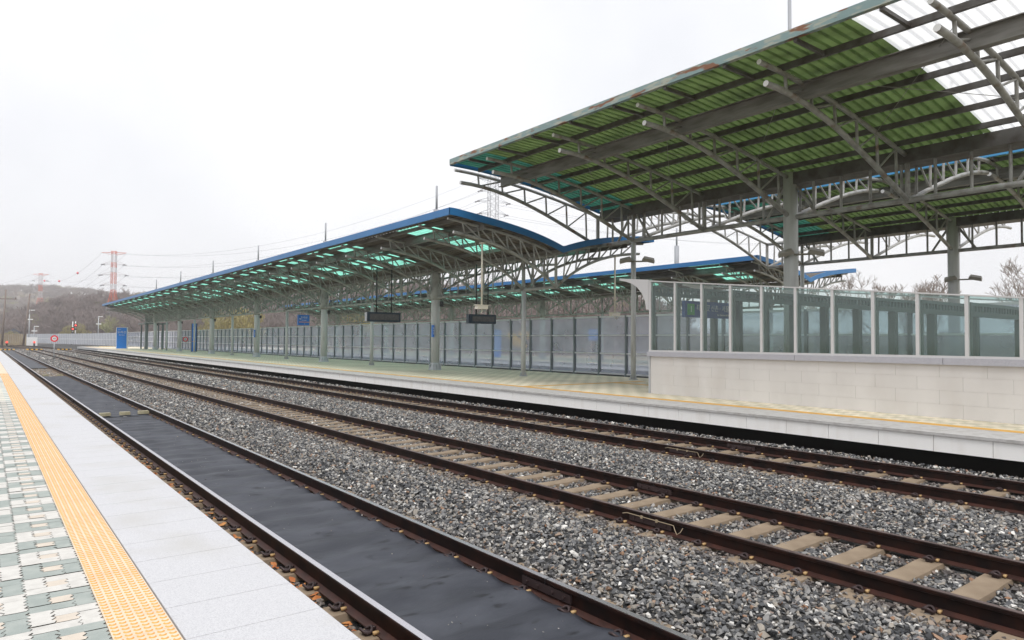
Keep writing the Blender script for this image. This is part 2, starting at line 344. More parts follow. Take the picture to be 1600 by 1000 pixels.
def instancer(name, pts, rots, scales, idx, coll):
    me = bpy.data.meshes.new(name); me.from_pydata([tuple(p) for p in pts], [], [])
    for nm, ty, dat in (('rot', 'FLOAT_VECTOR', rots), ('scl', 'FLOAT_VECTOR', scales)):
        a = me.attributes.new(nm, ty, 'POINT'); a.data.foreach_set('vector', np.asarray(dat, dtype=np.float32).ravel())
    a = me.attributes.new('idx', 'INT', 'POINT'); a.data.foreach_set('value', np.asarray(idx, dtype=np.int32))
    o = bpy.data.objects.new(name, me); COL.objects.link(o)
    g = bpy.data.node_groups.new(name+'_nodes', 'GeometryNodeTree')
    g.interface.new_socket('Geometry', in_out='INPUT', socket_type='NodeSocketGeometry'); g.interface.new_socket('Geometry', in_out='OUTPUT', socket_type='NodeSocketGeometry')
    gi = g.nodes.new('NodeGroupInput'); go = g.nodes.new('NodeGroupOutput'); ip = g.nodes.new('GeometryNodeInstanceOnPoints'); ci = g.nodes.new('GeometryNodeCollectionInfo')
    ci.inputs['Collection'].default_value = coll; ci.inputs['Separate Children'].default_value = True; ci.inputs['Reset Children'].default_value = True
    ip.inputs['Pick Instance'].default_value = True
    def na(nm, ty): n = g.nodes.new('GeometryNodeInputNamedAttribute'); n.data_type = ty; n.inputs['Name'].default_value = nm; return n.outputs['Attribute']
    g.links.new(gi.outputs[0], ip.inputs['Points']); g.links.new(ci.outputs[0], ip.inputs['Instance'])
    g.links.new(na('idx', 'INT'), ip.inputs['Instance Index']); g.links.new(na('scl', 'FLOAT_VECTOR'), ip.inputs['Scale'])
    er = g.nodes.new('FunctionNodeEulerToRotation'); g.links.new(na('rot', 'FLOAT_VECTOR'), er.inputs[0]); g.links.new(er.outputs[0], ip.inputs['Rotation'])
    g.links.new(ip.outputs[0], go.inputs[0])
    md = o.modifiers.new('scatter', 'NODES'); md.node_group = g
    return o
def in_view(X, Y, margin=.12, z=0):
    dx, dy = X, Y
    d = dx*_w.x+dy*_w.y+(z-HC)*_w.z; r_ = dx*_r2.x+dy*_r2.y+(z-HC)*_r2.z; u_ = dx*_u2.x+dy*_u2.y+(z-HC)*_u2.z
    tx, ty = 800/1083.5, 500/1083.5
    return (d > .3) & (np.abs(r_) < d*(tx+margin)) & (u_ > -d*(ty+margin)), d

# ================================================================ SETTING
PW = .597      # near platform level (rail top = 0)
PI_ = .525     # island platform level
g = MB(); g.quad((-2500, -600, -.55), (2500, -600, -.55), (2500, 2600, -.55), (-2500, 2600, -.55))
tag(struct(g.build('ground', M['field'])), 'flat dry grass ground round the station')

def ballast_z(x):
    return float(np.interp(x, [1.0, 2.0, 2.6, 4.2, 4.7, 5.3, 6.0, 6.7, 7.9, 8.7, 9.6, 10.6, 11.3, 12.6, 13.0, 13.35, 13.75, 15.2],
                           [-.26, -.25, -.215, -.215, -.17, -.12, -.16, -.215, -.215, -.17, -.12, -.165, -.215, -.215, -.12, -.05, -.34, -.5]))
xs = np.concatenate([np.arange(-6, 1, 1.), np.arange(1.0, 15.5, .25), np.arange(16, 46, 3.)])
ys = np.concatenate([np.arange(-6, 60, 1.0), np.arange(60, 420, 10)])
g = MB(); vs = [(x, y, ballast_z(x)-.02+(.012*math.sin(x*7+y*3.1)+.01*math.sin(x*3.3-y*5.7) if y < 60 else 0) if 1 <= x <= 15.3 else -.25) for y in ys for x in xs]
nx = len(xs); g.add(vs, [(j*nx+i, j*nx+i+1, (j+1)*nx+i+1, (j+1)*nx+i) for j in range(len(ys)-1) for i in range(nx-1)])
tag(struct(g.build('ballast_bed', M['bed'], smooth=True)), 'grey crushed stone bed under all tracks')

# --- loose stones on the bed
stones = bpy.data.collections.new('stone_shapes')
for k in range(9):
    pts = RNG.normal(size=(11, 3)); pts /= np.linalg.norm(pts, axis=1)[:, None]; pts *= RNG.uniform(.38, .56, (11, 1)); pts *= np.array([1.15, .85, .62])
    import bmesh
    bm = bmesh.new(); [bm.verts.new(p) for p in pts]; bmesh.ops.convex_hull(bm, input=bm.verts)
    for v in [v for v in bm.verts if not v.link_faces]: bm.verts.remove(v)
    me = bpy.data.meshes.new('stone'); bm.to_mesh(me); bm.free(); me.materials.append(M['ballast'])
    stones.objects.link(bpy.data.objects.new('stone', me))
MATS1 = [(-2, 22.72), (22.80, 48.4), (61.5, 150)]       # track mat sections along y
def scatter_ballast():
    P = []; SC = []
    for (d0, d1, dens, size) in ((0, 9, 760, .046), (9, 17, 560, .050), (17, 32, 300, .064), (32, 70, 120, .095), (70, 130, 34, .16)):
        n = int(13.4*(d1*1.7+6)*dens); X = RNG.uniform(1.5, 15.0, n); Y = RNG.uniform(-1, d1*1.35+2, n)
        n2 = int((13.85-1.5)*(d1*1.35+3)*dens); X = RNG.uniform(1.5, 13.85, n2); Y = RNG.uniform(-1, d1*1.35+2, n2)
        ok, d = in_view(X, Y); ok &= (d >= d0) & (d < d1)
        tr = np.zeros_like(X, bool)
        inm = np.zeros_like(X, bool)
        for a, b in MATS1: inm |= (Y > a) & (Y < b) & (X > 2.58) & (X < 3.98)
        ok &= ~(inm & (RNG.uniform(size=len(X)) > .012))
        for c in (3.285, 7.285, 11.93):        # keep the rails clear, and most of each sleeper top between the rails
            for s_ in (-.755, .755): ok &= ~(np.abs(X-(c+s_)) < .10)
            u = np.abs(((Y-SLY[c]) / .6+.5) % 1-.5)*.6
            on = (u < .13) & (np.abs(X-c) < 1.2)
            keep = np.where(np.abs(X-c) < .68, .03, np.clip(.12+(np.abs(X-c)-.85)*2.2, .08, .9))
            ok &= ~(on & (RNG.uniform(size=len(X)) > keep))
        im = inm[ok]; X, Y = X[ok], Y[ok]
        Z = np.array([ballast_z(x) for x in X])+np.where(im, .075, 0)+RNG.uniform(-.012, .022, len(X))
        P.append(np.stack([X, Y, Z], 1)); s_ = size*RNG.lognormal(0, .28, len(X))*np.where(im, .32, 1)
        SC.append(np.stack([s_]*3, 1)*RNG.uniform(.8, 1.2, (len(X), 3)))
    P = np.concatenate(P); SC = np.concatenate(SC); n = len(P)
    R = np.stack([RNG.normal(0, .45, n), RNG.normal(0, .45, n), RNG.uniform(0, 6.28, n)], 1)
    
    o = instancer('ballast_stones', P, R, SC, RNG.integers(0, 9, n), stones)
    tag(o, 'loose grey crushed stones between and beside the rails', kind='stuff')
SLY = {3.285: 2.57+.02, 7.285: 2.57, 11.93: 2.57+.25}

# --- near platform
P1 = struct(empty('near_platform', (0, 0, 0), 'near platform of pale granite edging, orange dotted strip and pinwheel pavers', 'platform'))
del P1['category']
b = MB(); b.box((-3, -4, -.6), (1.46, 170, PW-.06)); b.build('platform_body', M['concrete'], P1)
b = MB()
jy = 1.8
while jy < 170:
    w = .497 if jy < 40 else 4.97
    b.box((.842, jy+.0025, PW-.08), (1.545, jy+w-.0025, PW)); jy += w
b.build('granite_edging', M['granite'], P1)
b = MB(); b.box((.825, -3, PW-.1), (1.5, 170, PW-.005)); b.build('edging_joint', M['joint'], P1)
# tactile strip: dotted tiles
b = MB(); TX0, TX1 = .551, .831; tp = .29; y0 = 1.96
for i in range(int(150/tp)):
    y = y0+i*tp
    if y > 45 and i % 10: continue
    yy = tp if y <= 45 else tp*10
    b.box((TX0, y+.0015, PW-.05), (TX1, y+yy-.0015, PW+.001))
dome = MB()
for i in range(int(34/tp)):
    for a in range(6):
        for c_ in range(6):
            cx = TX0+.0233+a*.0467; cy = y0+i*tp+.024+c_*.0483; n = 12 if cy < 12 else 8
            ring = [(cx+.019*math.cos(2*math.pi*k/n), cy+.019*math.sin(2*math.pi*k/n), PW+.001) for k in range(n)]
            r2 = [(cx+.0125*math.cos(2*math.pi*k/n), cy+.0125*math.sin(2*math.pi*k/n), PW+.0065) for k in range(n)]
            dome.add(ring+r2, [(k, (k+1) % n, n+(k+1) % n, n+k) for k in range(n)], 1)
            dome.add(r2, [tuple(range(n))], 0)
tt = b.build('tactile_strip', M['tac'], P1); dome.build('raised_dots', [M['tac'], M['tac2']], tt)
# pinwheel pavers, near
b = MB(); C_ = .33
def zig(x0, y0, x1, y1):
    """paver outline: toothed on its x-facing ends, wavy along y-facing sides"""
    g_ = .0025; x0 += g_; x1 -= g_; y0 += g_; y1 -= g_; P = []; t = .010; wv = .004
    nx_ = max(2, int(round((x1-x0)/.05))); ny = max(2, int(round((y1-y0)/.055)))*2
    off = lambda p: wv*math.sin(p/.11*2*math.pi)
    P += [(x0+(x1-x0)*k/nx_, y0+off(x0+(x1-x0)*k/nx_)) for k in range(nx_)]
    P += [(x1+(t if k % 2 else -t)*(0 < k < ny), y0+(y1-y0)*k/ny) for k in range(ny)]
    P += [(x1-(x1-x0)*k/nx_, y1+off(x1-(x1-x0)*k/nx_)) for k in range(nx_)]
    P += [(x0+(t if k % 2 else -t)*(0 < k < ny), y1-(y1-y0)*k/ny) for k in range(ny)]
    return P
u3 = C_/3
for ix in range(-4, 1):
    for iy in range(5, 62):
        x = .225+ix*C_; y = .02+iy*C_+(.0 if ix % 2 == 0 else .06); wh = (ix+iy) % 2
        for (a0, b0, a1, b1, cm) in ((0, 0, 2, 1, wh), (2, 0, 3, 2, wh), (1, 2, 3, 3, wh), (0, 1, 1, 3, wh), (1, 1, 2, 2, 2)):
            xx1 = x+a1*u3
            if x+a0*u3 > .54: continue
            P = zig(x+a0*u3, y+b0*u3, min(xx1, .548), y+b1*u3); hz = random.uniform(-.003, .002)
            b.add([(p, q, PW-.002+hz) for p, q in P], [tuple(range(len(P)))], cm)
b.build('pinwheel_pavers', [M['pgreen'], M['pwhite'], M['pcream']], P1)
b = MB(); b.quad((-3, -3, PW-.0085), (.56, -3, PW-.0085), (.56, 20.4, PW-.0085), (-3, 20.4, PW-.0085)); b.build('paver_sand', M['joint'], P1)
b = MB(); b.quad((-3, 20.4, PW-.003), (.549, 20.4, PW-.003), (.549, 170, PW-.003), (-3, 170, PW-.003)); b.build('distant_paving', M['pavefar'], P1)

# --- island platforms
def island(name, x0, x1, y0, y1, label, edge=1.15):
    P = struct(empty(name, (0, 0, 0), label, 'platform')); del P['category']
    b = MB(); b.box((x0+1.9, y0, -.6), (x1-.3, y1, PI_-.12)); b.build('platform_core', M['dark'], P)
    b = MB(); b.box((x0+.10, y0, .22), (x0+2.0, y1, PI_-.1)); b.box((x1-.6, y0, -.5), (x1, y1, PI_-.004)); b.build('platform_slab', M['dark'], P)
    b = MB(); y = y0; k = 0
    while y < y1:
        w = (.98, .92, .96)[k % 3] if y < 60 else 6.0
        b.box((x0, y+.004, .185), (x0+.05, min(y+w-.004, y1), PI_-.055)); y += w; k += 1
    b.build('fascia_panels', M['fascia'], P)
    b = MB(); b.box((x0-.035, y0, PI_-.05), (x0+edge, y1, PI_)); b.build('kerb_slabs', M['kerb'], P)
    b = MB(); b.box((x0+edge, y0, PI_-.05), (x0+edge+.30, y1, PI_+.004)); 
    if name == 'island_platform': b.box((x0+edge+.3, 18.75, PI_-.05), (x0+7.4, 19.05, PI_+.0045)); b.box((x0+5.6, 16.2, PI_-.05), (x0+5.9, 18.75, PI_+.0043))
    b.build('tactile_line', M['yellowline'], P)
    b = MB(); b.box((x0+edge+.3, y0, PI_-.06), (x1, y1, PI_-.0005)); b.build('paving', M['pave2'], P)
    return P
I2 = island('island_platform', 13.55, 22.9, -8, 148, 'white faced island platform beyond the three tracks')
b = MB(); b.box((13.53, 120, .16), (13.6, 148.02, PI_-.04)); b.box((13.6, 148, -.3), (22.9, 148.2, PI_-.01)); b.build('end_cladding', M['galv'], I2)
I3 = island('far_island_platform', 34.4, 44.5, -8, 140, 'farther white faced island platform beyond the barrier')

# ================================================================ TRACKS
def rail_profile(cx):
    P = [(-.075, -.172), (.075, -.172), (.075, -.162), (.012, -.142), (.0085, -.045), (.036, -.034), (.036, -.006), (.028, 0), (-.028, 0), (-.036, -.006), (-.036, -.034), (-.0085, -.045), (-.012, -.142), (-.075, -.162)]
    mi = [2, 2, 2, 0, 0, 0, 0, 1, 0, 0, 0, 0, 2, 2]
    return [(cx+x, z) for x, z in P], mi
def track_shift(y): return 0 if y < 150 else -((y-150)**2)/1300.
def rail(root, cx, top, gap=None):
    b = MB(); P, mi = rail_profile(0); n = len(P)
    ysx = [-4, 150]+list(range(160, 330, 10)); k0 = 0
    vs = [(cx+x+track_shift(y), y, z) for y in ysx for x, z in P]; b.v = vs
    for i in range(len(ysx)-1):
        for j in range(n): b.f.append((i*n+j, (i+1)*n+j, (i+1)*n+(j+1) % n, i*n+(j+1) % n)); b.m.append(mi[j])
    b.f.append(tuple(range(n))); b.m.append(0)
    return b.build('rail', [M['railside'], top, M['railfoot']], root)
def sleeper_mesh():
    b = MB(); L_ = 1.2
    P = [(-L_, -.19), (-.95, -.172), (-.5, -.172), (-.3, -.184), (.3, -.184), (.5, -.172), (.95, -.172), (L_, -.19)]
    for i in range(len(P)-1):
        (xa, za), (xb, zb) = P[i], P[i+1]
        w0, w1 = .155, .115
        b.add([(xa, -w0, -.36), (xb, -w0, -.36), (xb, w0, -.36), (xa, w0, -.36), (xa, -w1, za), (xb, -w1, zb), (xb, w1, zb), (xa, w1, za)],
              [(4, 5, 6, 7), (0, 1, 5, 4), (2, 3, 7, 6)]+([(3, 0, 4, 7)] if i == 0 else [])+([(1, 2, 6, 5)] if i == len(P)-2 else []))
    return b
def clip_mesh(n=7):
    """one spring clip with its shoulder and tan insulator, origin on the rail foot edge, sits towards +x"""
    b = MB(); pts = []
    for k in range(13):
        t = rad(-50+k*25); pts.append((.050+.046*math.cos(t), .046*math.sin(t)-.01, .028+.014*math.cos(t*2)))
    pts += [(.02, -.045, .022), (-.015, -.035, .03), (-.022, .0, .03)]
    b.tube(pts, .0125, n, 0); b.box((.015, -.03, -.012), (.075, .028, .022), 0); b.box((-.020, .048, .004), (.026, .072, .028), 1)
    return b
sleeper_me = sleeper_mesh().build('sleeper', M['sleeper']); SME = sleeper_me.data; bpy.data.objects.remove(sleeper_me)
_c = clip_mesh().build('rail_clip', [M['clip'], M['insul']], smooth=True); CME = _c.data; bpy.data.objects.remove(_c)
def make_track(cx, label, top):
    T = empty('railway_track', (cx, 0, 0), label, 'railway track', 'parallel railway tracks')
    for s_ in (-.7525, .7525): rail(T, s_, top)
    y = SLY[cx]
    while not (cx-1.2 > 0 and in_view(np.array([cx+1.2]), np.array([y]), .05)[0][0]) and y < 20: y += .6
    yy = [y+.6*k for k in range(int((150-y)/.6))]
    for v in yy[:100]:
        o = bpy.data.objects.new('sleeper', SME); COL.objects.link(o); o.parent = T; o.location = (0, v, 0)
    far = MB(); sm = sleeper_mesh()
    for v in yy[100:]+[SLY[cx]-.6*k for k in range(1, 6)]: far.add([(x, q+v, z) for x, q, z in sm.v], sm.f)
    for v in np.arange(150.3, 325, .6):
        sh = track_shift(v); far.add([(x+sh, q+v, z) for x, q, z in sm.v[:]], sm.f)
    tag(far.build('distant_sleepers', M['sleeper'], T), kind='stuff')
    cl = []
    for v in yy:
        for r_ in (-.7525, .7525):
            for s_ in (-1, 1): cl.append((r_+s_*.075, v, s_))
    vis = sorted(cl, key=lambda q: in_view(np.array([cx+q[0]]), np.array([q[1]]))[1][0]+(3 if q[2] > 0 else 0))
    for (x, v, s_) in vis[:100]:
        o = bpy.data.objects.new('rail_clip', CME); COL.objects.link(o); o.parent = T; o.location = (x, v, -.165); o.rotation_euler = (0, 0, 0 if s_ > 0 else math.pi)
    far = MB(); cm = clip_mesh(4); cvs = cm.v
    for (x, v, s_) in vis[100:]:
        if v > 75: continue
        far.add([(x+s_*p, v+s_*q, -.165+z) for p, q, z in cvs], cm.f); far.m[-len(cm.f):] = cm.m
    tag(far.build('distant_rail_clips', [M['clip'], M['insul']], T), kind='stuff')
    return T
T1 = make_track(3.285, 'nearest railway track with shiny rails and black matting between them', M['railtop'])
T2 = make_track(7.285, 'middle railway track with dull brown rails on tan concrete sleepers', M['railtop2'])
T3 = make_track(11.93, 'railway track closest to the white faced island platform', M['railtop2'])
# rail joints
def joint(T, x, y, side, wire=True):
    b = MB(); s = side
    x0, x1 = sorted((x+s*.010, x+s*.034)); b.box((x0, y-.33, -.125), (x1, y+.33, -.052))
    for k in (-.25, -.1, .1, .25):
        b.tube([(x+s*.034, y+k, -.088), (x+s*.056, y+k, -.088)], .016, 6)
    j = b.build('joint_bar', M['clip'], T)
    b = MB(); b.box((x-.037, y-.004, -.045), (x+.037, y+.004, .0015)); b.build('rail_gap', M['black'], j)
    if wire:
        b = MB(); b.tube([(x+s*.05, y-.52, -.05), (x+s*.07, y-.5, -.10), (x+s*.085, y-.46, -.13), (x+s*.07, y-.42, -.09), (x+s*.045, y-.38, -.05), (x+s*.045, y+.36, -.045), (x+s*.06, y+.42, -.06)], .005, 6)
        for k in (-.12, .12): b.box((x+(.03 if s > 0 else -.05), y+k-.015, -.07), (x+(.05 if s > 0 else -.03), y+k+.015, -.035))
        b.build('bond_wire', M['wire_tan'], j)
joint(T1, -.7525, 3.62, -1); joint(T1, .7525, 4.75, -1, False)
joint(T2, -.7525, 5.75, -1); joint(T3, -.7525, 9.0, -1); joint(T2, .7525, 7.0, -1, False); joint(T3, .7525, 8.7, -1, False)
for yy_ in (61, 28.6): joint(T1, -.7525, yy_, -1, False); joint(T1, .7525, yy_, -1, False)

scatter_ballast()

# black matting between the rails of the nearest track
for k, (a, b_) in enumerate(MATS1):
    a = max(a, -.5); step = .05 if b_ < 30 else (.1 if b_ < 50 else .6)
    ny = int((b_-a)/step); nxm = 22 if b_ < 50 else 8; m_ = MB(); vs = []
    for j in range(ny+1):
        y = a+(b_-a)*j/ny
        for i in range(nxm+1):
            u = i/nxm; x = 2.615+1.34*u
            z = -.150+.019*math.cos(2*math.pi*(y-2.57-.02)/.6)+.004*math.sin(3.1*x+1.7*y)+.005*math.sin(9*x-4.3*y+math.sin(2.1*y))+.004*math.sin(14*x+8.7*y)
            e = min(u, 1-u); 
            if e < .08: z += .006*math.sin(y*10.47+i)*(1-e/.08)-.008*(1-e/.08)
            vs.append((x+(.012*math.sin(y*10.47) if i == nxm else 0), y, z))
    m_.add(vs, [(j*(nxm+1)+i, j*(nxm+1)+i+1, (j+1)*(nxm+1)+i+1, (j+1)*(nxm+1)+i) for j in range(ny) for i in range(nxm)])
    o = m_.build('track_mat', M['mat'], smooth=True); lab = ['long wet black mat between the nearest rails, in the foreground', 'black mat between the nearest rails just past the three wood blocks', 'black mat between the nearest rails at the far end by the crossing'][k]
    tag(o, lab, 'track mat', 'black mats between the nearest rails')
    sm = o.modifiers.new('thickness', 'SOLIDIFY'); sm.thickness = .012
for k, (x, y) in enumerate(((2.80, 22.85), (3.31, 22.9), (3.80, 22.95), (2.9, 48.5), (3.6, 48.6))):
    b = MB(); b.prism([(-.14, 0), (.14, 0), (.14, .075), (.125, .09), (-.125, .09), (-.14, .075)], -.07, .07)
    o = b.build('wood_block', M['wood']); o.location = (x, y, -.12); o.rotation_euler = (0, 0, (.1, -.06, .04, .1, 0)[k])
    tag(o, ['short wood block on the mat seam, nearest the shiny left rail', 'short wood block in the middle of the mat seam', 'short wood block on the mat seam, nearest the right rail of the matted track', 'pale wood block left at the far edge of the long mat', 'pale wood block right at the far edge of the long mat'][k], 'wood block', 'wood blocks holding the black mats')
# dry leaves beside the platform edge
m_ = MB()
for k in range(1900):
    y = RNG.uniform(1.5, 18); x = RNG.uniform(1.58, 2.42); z = ballast_z(x)+.02+RNG.uniform(0, .025); a = RNG.uniform(0, 6.28); L_ = RNG.uniform(.025, .06)
    u = Vector((math.cos(a), math.sin(a), RNG.uniform(-.4, .4)))*L_; v = Vector((-math.sin(a), math.cos(a), RNG.uniform(-.4, .4)))*L_*.55; p = Vector((x, y, z))
    m_.add([p-u, p-u*.3+v, p+u*.5+v*.8+Vector((0, 0, .008)), p+u, p+u*.4-v*.8, p-u*.3-v+Vector((0, 0, .006))], [(0, 1, 2, 5), (2, 3, 4, 5)])
tag(m_.build('dry_leaves', M['leaf']), 'brown dry leaves lying in the gap beside the near platform', kind='stuff')

# ================================================================ CANOPIES
def arc(prof, u0, u1, n): return [(u0+(u1-u0)*k/n, interp(prof, u0+(u1-u0)*k/n)) for k in range(n+1)]
def smooth_prof(prof):
    us = [p[0] for p in prof]; zs = [p[1] for p in prof]; c = np.polyfit(us, zs, 3); U = np.linspace(us[0], us[-1], 25)
    return [(float(u), float(np.polyval(c, u))) for u in U]
BIG_T = smooth_prof([(0, 7.64), (2.18, 8.03), (3.67, 8.27), (5.82, 8.50), (7.55, 8.57)])
BIG_L = smooth_prof([(0, 6.33), (1.2, 6.74), (3.22, 7.46), (5.64, 8.02), (7.28, 8.13)])
MID_T = smooth_prof([(0, 5.77), (1.34, 6.15), (2.92, 6.44), (4.44, 6.62), (5.42, 6.73)])
MID_L = smooth_prof([(0, 4.40), (1.16, 5.16), (2.04, 5.58), (3.0, 5.90), (3.82, 6.05), (5.17, 6.24)])
def roof_truss(sides, T, L_, umax_t, umax_l, r, web, nweb, style):
    b = MB()
    for s in sides:
        sg, et, el = s
        tp = [(sg*u, 0, z) for u, z in arc(T, 0, et, 14)]; lp = [(sg*u, 0, z) for u, z in arc(L_, 0, el, 14)]
        b.tube(tp[::-1], r*.86, 8, 0, True, 1); b.tube(lp[::-1], r, 8, 0, True, 1)
        N_ = nweb; us = [el*(k+.6)/(N_+.35) for k in range(N_)]
        for k, u in enumerate(us):
            b.tube([(sg*u, 0, interp(L_, u)), (sg*(u+(.05 if style == 'n' else .12)), 0, interp(T, u+.05))], web, 6, 0, False)
            if style == 'n':
                if k+1 < N_: b.tube([(sg*us[k+1], 0, interp(L_, us[k+1])), (sg*us[k], 0, interp(T, us[k]))], web*.75, 6, 0, False)
            else:
                if k > 0: b.tube([(sg*us[k-1]-0, 0, interp(L_, us[k-1])), (sg*(us[k]+.08), 0, interp(T, us[k]))], web, 6, 0, False)
    b.tube([(0, 0, interp(L_, 0)-.05), (0, 0, interp(T, 0)+.05)], web*1.9, 8, 0, False)
    return b
def long_truss(y0, y1, zl, zt, r, n, cols):
    b = MB(); b.tube([(0, y0, zl), (0, y1, zl)], r, 10); b.tube([(0, y0, zt), (0, y1, zt)], r*.9, 10)
    k = int(round((y1-y0)/n)); st = (y1-y0)/k
    for i in range(k+1): b.tube([(0, y0+i*st, zl), (0, y0+i*st, zt)], r*.52, 6, 0, False)
    for c in cols:
        for s in (-1, 1):
            if y0-.1 <= c+s*n <= y1+.1: b.tube([(0, c+s*.12, zt-.1), (0, c+s*n, zl+.02)], r*.62, 6, 0, False)
    return b
def corrugated(segments, prof_z, u0, u1, sg, pitch, depth, nu=10):
    """segments: [(y0,y1,matindex)]"""
    b = MB(); us = [u0+(u1-u0)*k/nu for k in range(nu+1)]
    for (ya, yb, mi) in segments:
        n = max(1, int(round((yb-ya)/pitch))); p = (yb-ya)/n; prof = []
        for i in range(n): y = ya+i*p; prof += [(y, 0), (y+p*.68, 0), (y+p*.71, depth), (y+p*.97, depth)]
        prof.append((yb, 0)); m_ = len(prof)
        vs = [(sg*u, y, prof_z(u)+dz) for u in us for (y, dz) in prof]
        b.add(vs, [(i*m_+j, i*m_+j+1, (i+1)*m_+j+1, (i+1)*m_+j) for i in range(nu) for j in range(m_-1)], mi)
    return b
def fascia(prof_z, u, sg, y0, y1, h, endsides, off=.06):
    """edge board along y plus boards following the roof's curve at each open end"""
    b = MB(); z = prof_z(u)
    b.box((sg*u-.03, y0, z-h*.55), (sg*u+.03, y1, z+h*.45))
    return b
def end_board(prof_z, us, y, h, t=.05):
    b = MB()
    for (a, c) in zip(us[:-1], us[1:]):
        za, zc = prof_z(abs(a)), prof_z(abs(c))
        b.add([(a, y, za-h*.55), (c, y, zc-h*.55), (c, y+t, zc-h*.55), (a, y+t, za-h*.55), (a, y, za+h*.45), (c, y, zc+h*.45), (c, y+t, zc+h*.45), (a, y+t, za+h*.45)],
              [(0, 1, 5, 4), (2, 3, 7, 6), (4, 5, 6, 7), (3, 2, 1, 0)])
    return b
def column(root, y, big, ztop, zplat=PI_, mast=True, mtop=1.3, mbox=2.85):
    b = MB(); r = .235 if big else .105
    if big:
        b.tube([(0, y, zplat), (0, y, ztop)], r, 20)
        c = b.build('column', M['column'], root, smooth=True)
        f = MB(); f.tube([(0, y, zplat), (0, y, zplat+.05), (0, y, zplat+.38)], [.37, .34, .24], 16); 
        for k in range(8):
            a = k*math.pi/4; f.box((.22, -.012, 0), (.34, .012, .3), rot=(0, 0, a), c=(0, y, zplat))
        f.build('base_flange', M['galv'], c)
        if mast:
            m_ = MB(); m_.tube([(0, y, ztop), (0, y, ztop+mbox)], .17, 14); m_.tube([(0, y, ztop+mbox), (0, y, ztop+mbox+mtop)], .062, 8); m_.build('roof_mast', M['mast'], c, smooth=True)
    else:
        b.tube([(0, y, zplat), (0, y, ztop)], r, 14); c = b.build('column', M['column'], root, smooth=True)
        f = MB(); f.tube([(0, y, zplat), (0, y, zplat+.03)], .19, 12)
        for k in range(4): f.box((.09, -.01, 0), (.17, .01, .16), rot=(0, 0, k*math.pi/2), c=(0, y, zplat))
        f.build('base_flange', M['galv'], c)
    return c
def mid_canopy(xc, y0, label, ncol, trim, name='platform_canopy'):
    C = empty(name, (xc, 0, 0), label, 'canopy', 'grey steel platform canopies')
    zr = lambda u: interp(MID_T, u)+.20
    nodes = [y0+3.83*k for k in range(-0, 2*ncol-1)]; yend0 = y0-2.2; yend1 = nodes[-1]+.6
    pr = roof_truss([(-1, 5.42, 5.17), (1, 5.42, 5.17)], MID_T, MID_L, 0, 0, .062, .034, 7, 'w').build('roof_truss', [M['steel_mid'], M['cap']], C, smooth=True)
    pr.location = (0, yend0, 0)
    for y in nodes:
        o = pr.copy(); COL.objects.link(o); o.location = (0, y, 0)
    cols = [y0+7.66*k for k in range(ncol)]
    long_truss(yend0, nodes[-1], 4.40, 5.77, .075, .766, cols).build('chord_truss', M['steel_mid'], C, smooth=True)
    for k, y in enumerate(cols):
        big = k % 2 == 1; c = column(C, y, big, 4.36 if not big else 6.3, mast=big and True)
        if big:
            f = MB(); f.tube([(0, y, 4.25), (0, y, 4.55), (0, y, 5.0), (0, y, 5.6), (0, y, 6.1)], [.25, .33, .30, .27, .26], 18); f.build('column_head', M['steel_mid'], c, smooth=True)
            b = MB(); b.box((.14, y-.32, 3.95), (.30, y-.22, 4.2)); b.build('loudspeaker', M['black'], c)
    ya, yb = yend0-.45, yend1
    # roof deck split into solid and translucent strips
    sk = []
    for k, y in enumerate(nodes[:-1]):
        sk.append((y+.35, y+(2.7 if k % 2 == 0 else 1.9)))
    sk = [s for i, s in enumerate(sk) if i != 1]
    seg = []; cur = ya
    for a, b_ in sk: seg.append((cur, a, 0)); cur = b_
    seg.append((cur, yb, 0))
    for sg in (-1, 1):
        [corrugated([q_], zr, .9, 5.0, sg, .30, .035, 9).build('roof_deck', M['soffit'], C) for q_ in seg]
        corrugated([(ya, yb, 0)], zr, .05, .9, sg, .30, .035, 2).build('valley_sheet', M['soffit'], C); corrugated([(ya, yb, 0)], zr, 5.0, 5.6, sg, .30, .035, 2).build('eave_sheet', M['soffit'], C)
        for a, b_ in sk:
            corrugated([(a, b_, 0)], zr, .9, 5.0, sg, .30, .03, 8).build('skylight', M['aqua'], C)
        b = MB()
        for u in (1.0, 2.0, 3.0, 4.9):
            b.box((sg*u-.035, ya+.1, zr(u)-.16), (sg*u+.035, yb-.1, zr(u)-.012))
        b.build('purlins', M['beam'], C)
        b = MB(); u = 4.0; z = zr(u)-.012
        b.box((sg*u-.075, ya+.1, z-.36), (sg*u+.075, yb-.1, z-.345)); b.box((sg*u-.006, ya+.1, z-.345), (sg*u+.006, yb-.1, z-.02)); b.box((sg*u-.075, ya+.1, z-.02), (sg*u+.075, yb-.1, z))
        b.build('edge_girder', M['beam'], C)
        fascia(zr, 5.62, sg, ya, yb, .27, None).build('eave_fascia', trim, C)
    us = list(np.linspace(-5.65, 5.65, 41))
    end_board(zr, us, ya-.05, .27).build('end_fascia', trim, C); end_board(zr, us, yb, .27).build('end_fascia', trim, C)
    b = MB(); b.box((-.25, ya, 5.80), (.25, yb, 5.95)); b.build('valley_gutter', M['beam'], C)
    return C
CM2 = mid_canopy(19.3, 24.5, 'long gull winged canopy with blue trim on the near island platform', 13, M['bluetrim'])
CM3 = mid_canopy(40.3, 25.4, 'lower looking gull winged canopy with blue trim on the farther island platform', 11, M['bluetrim'])

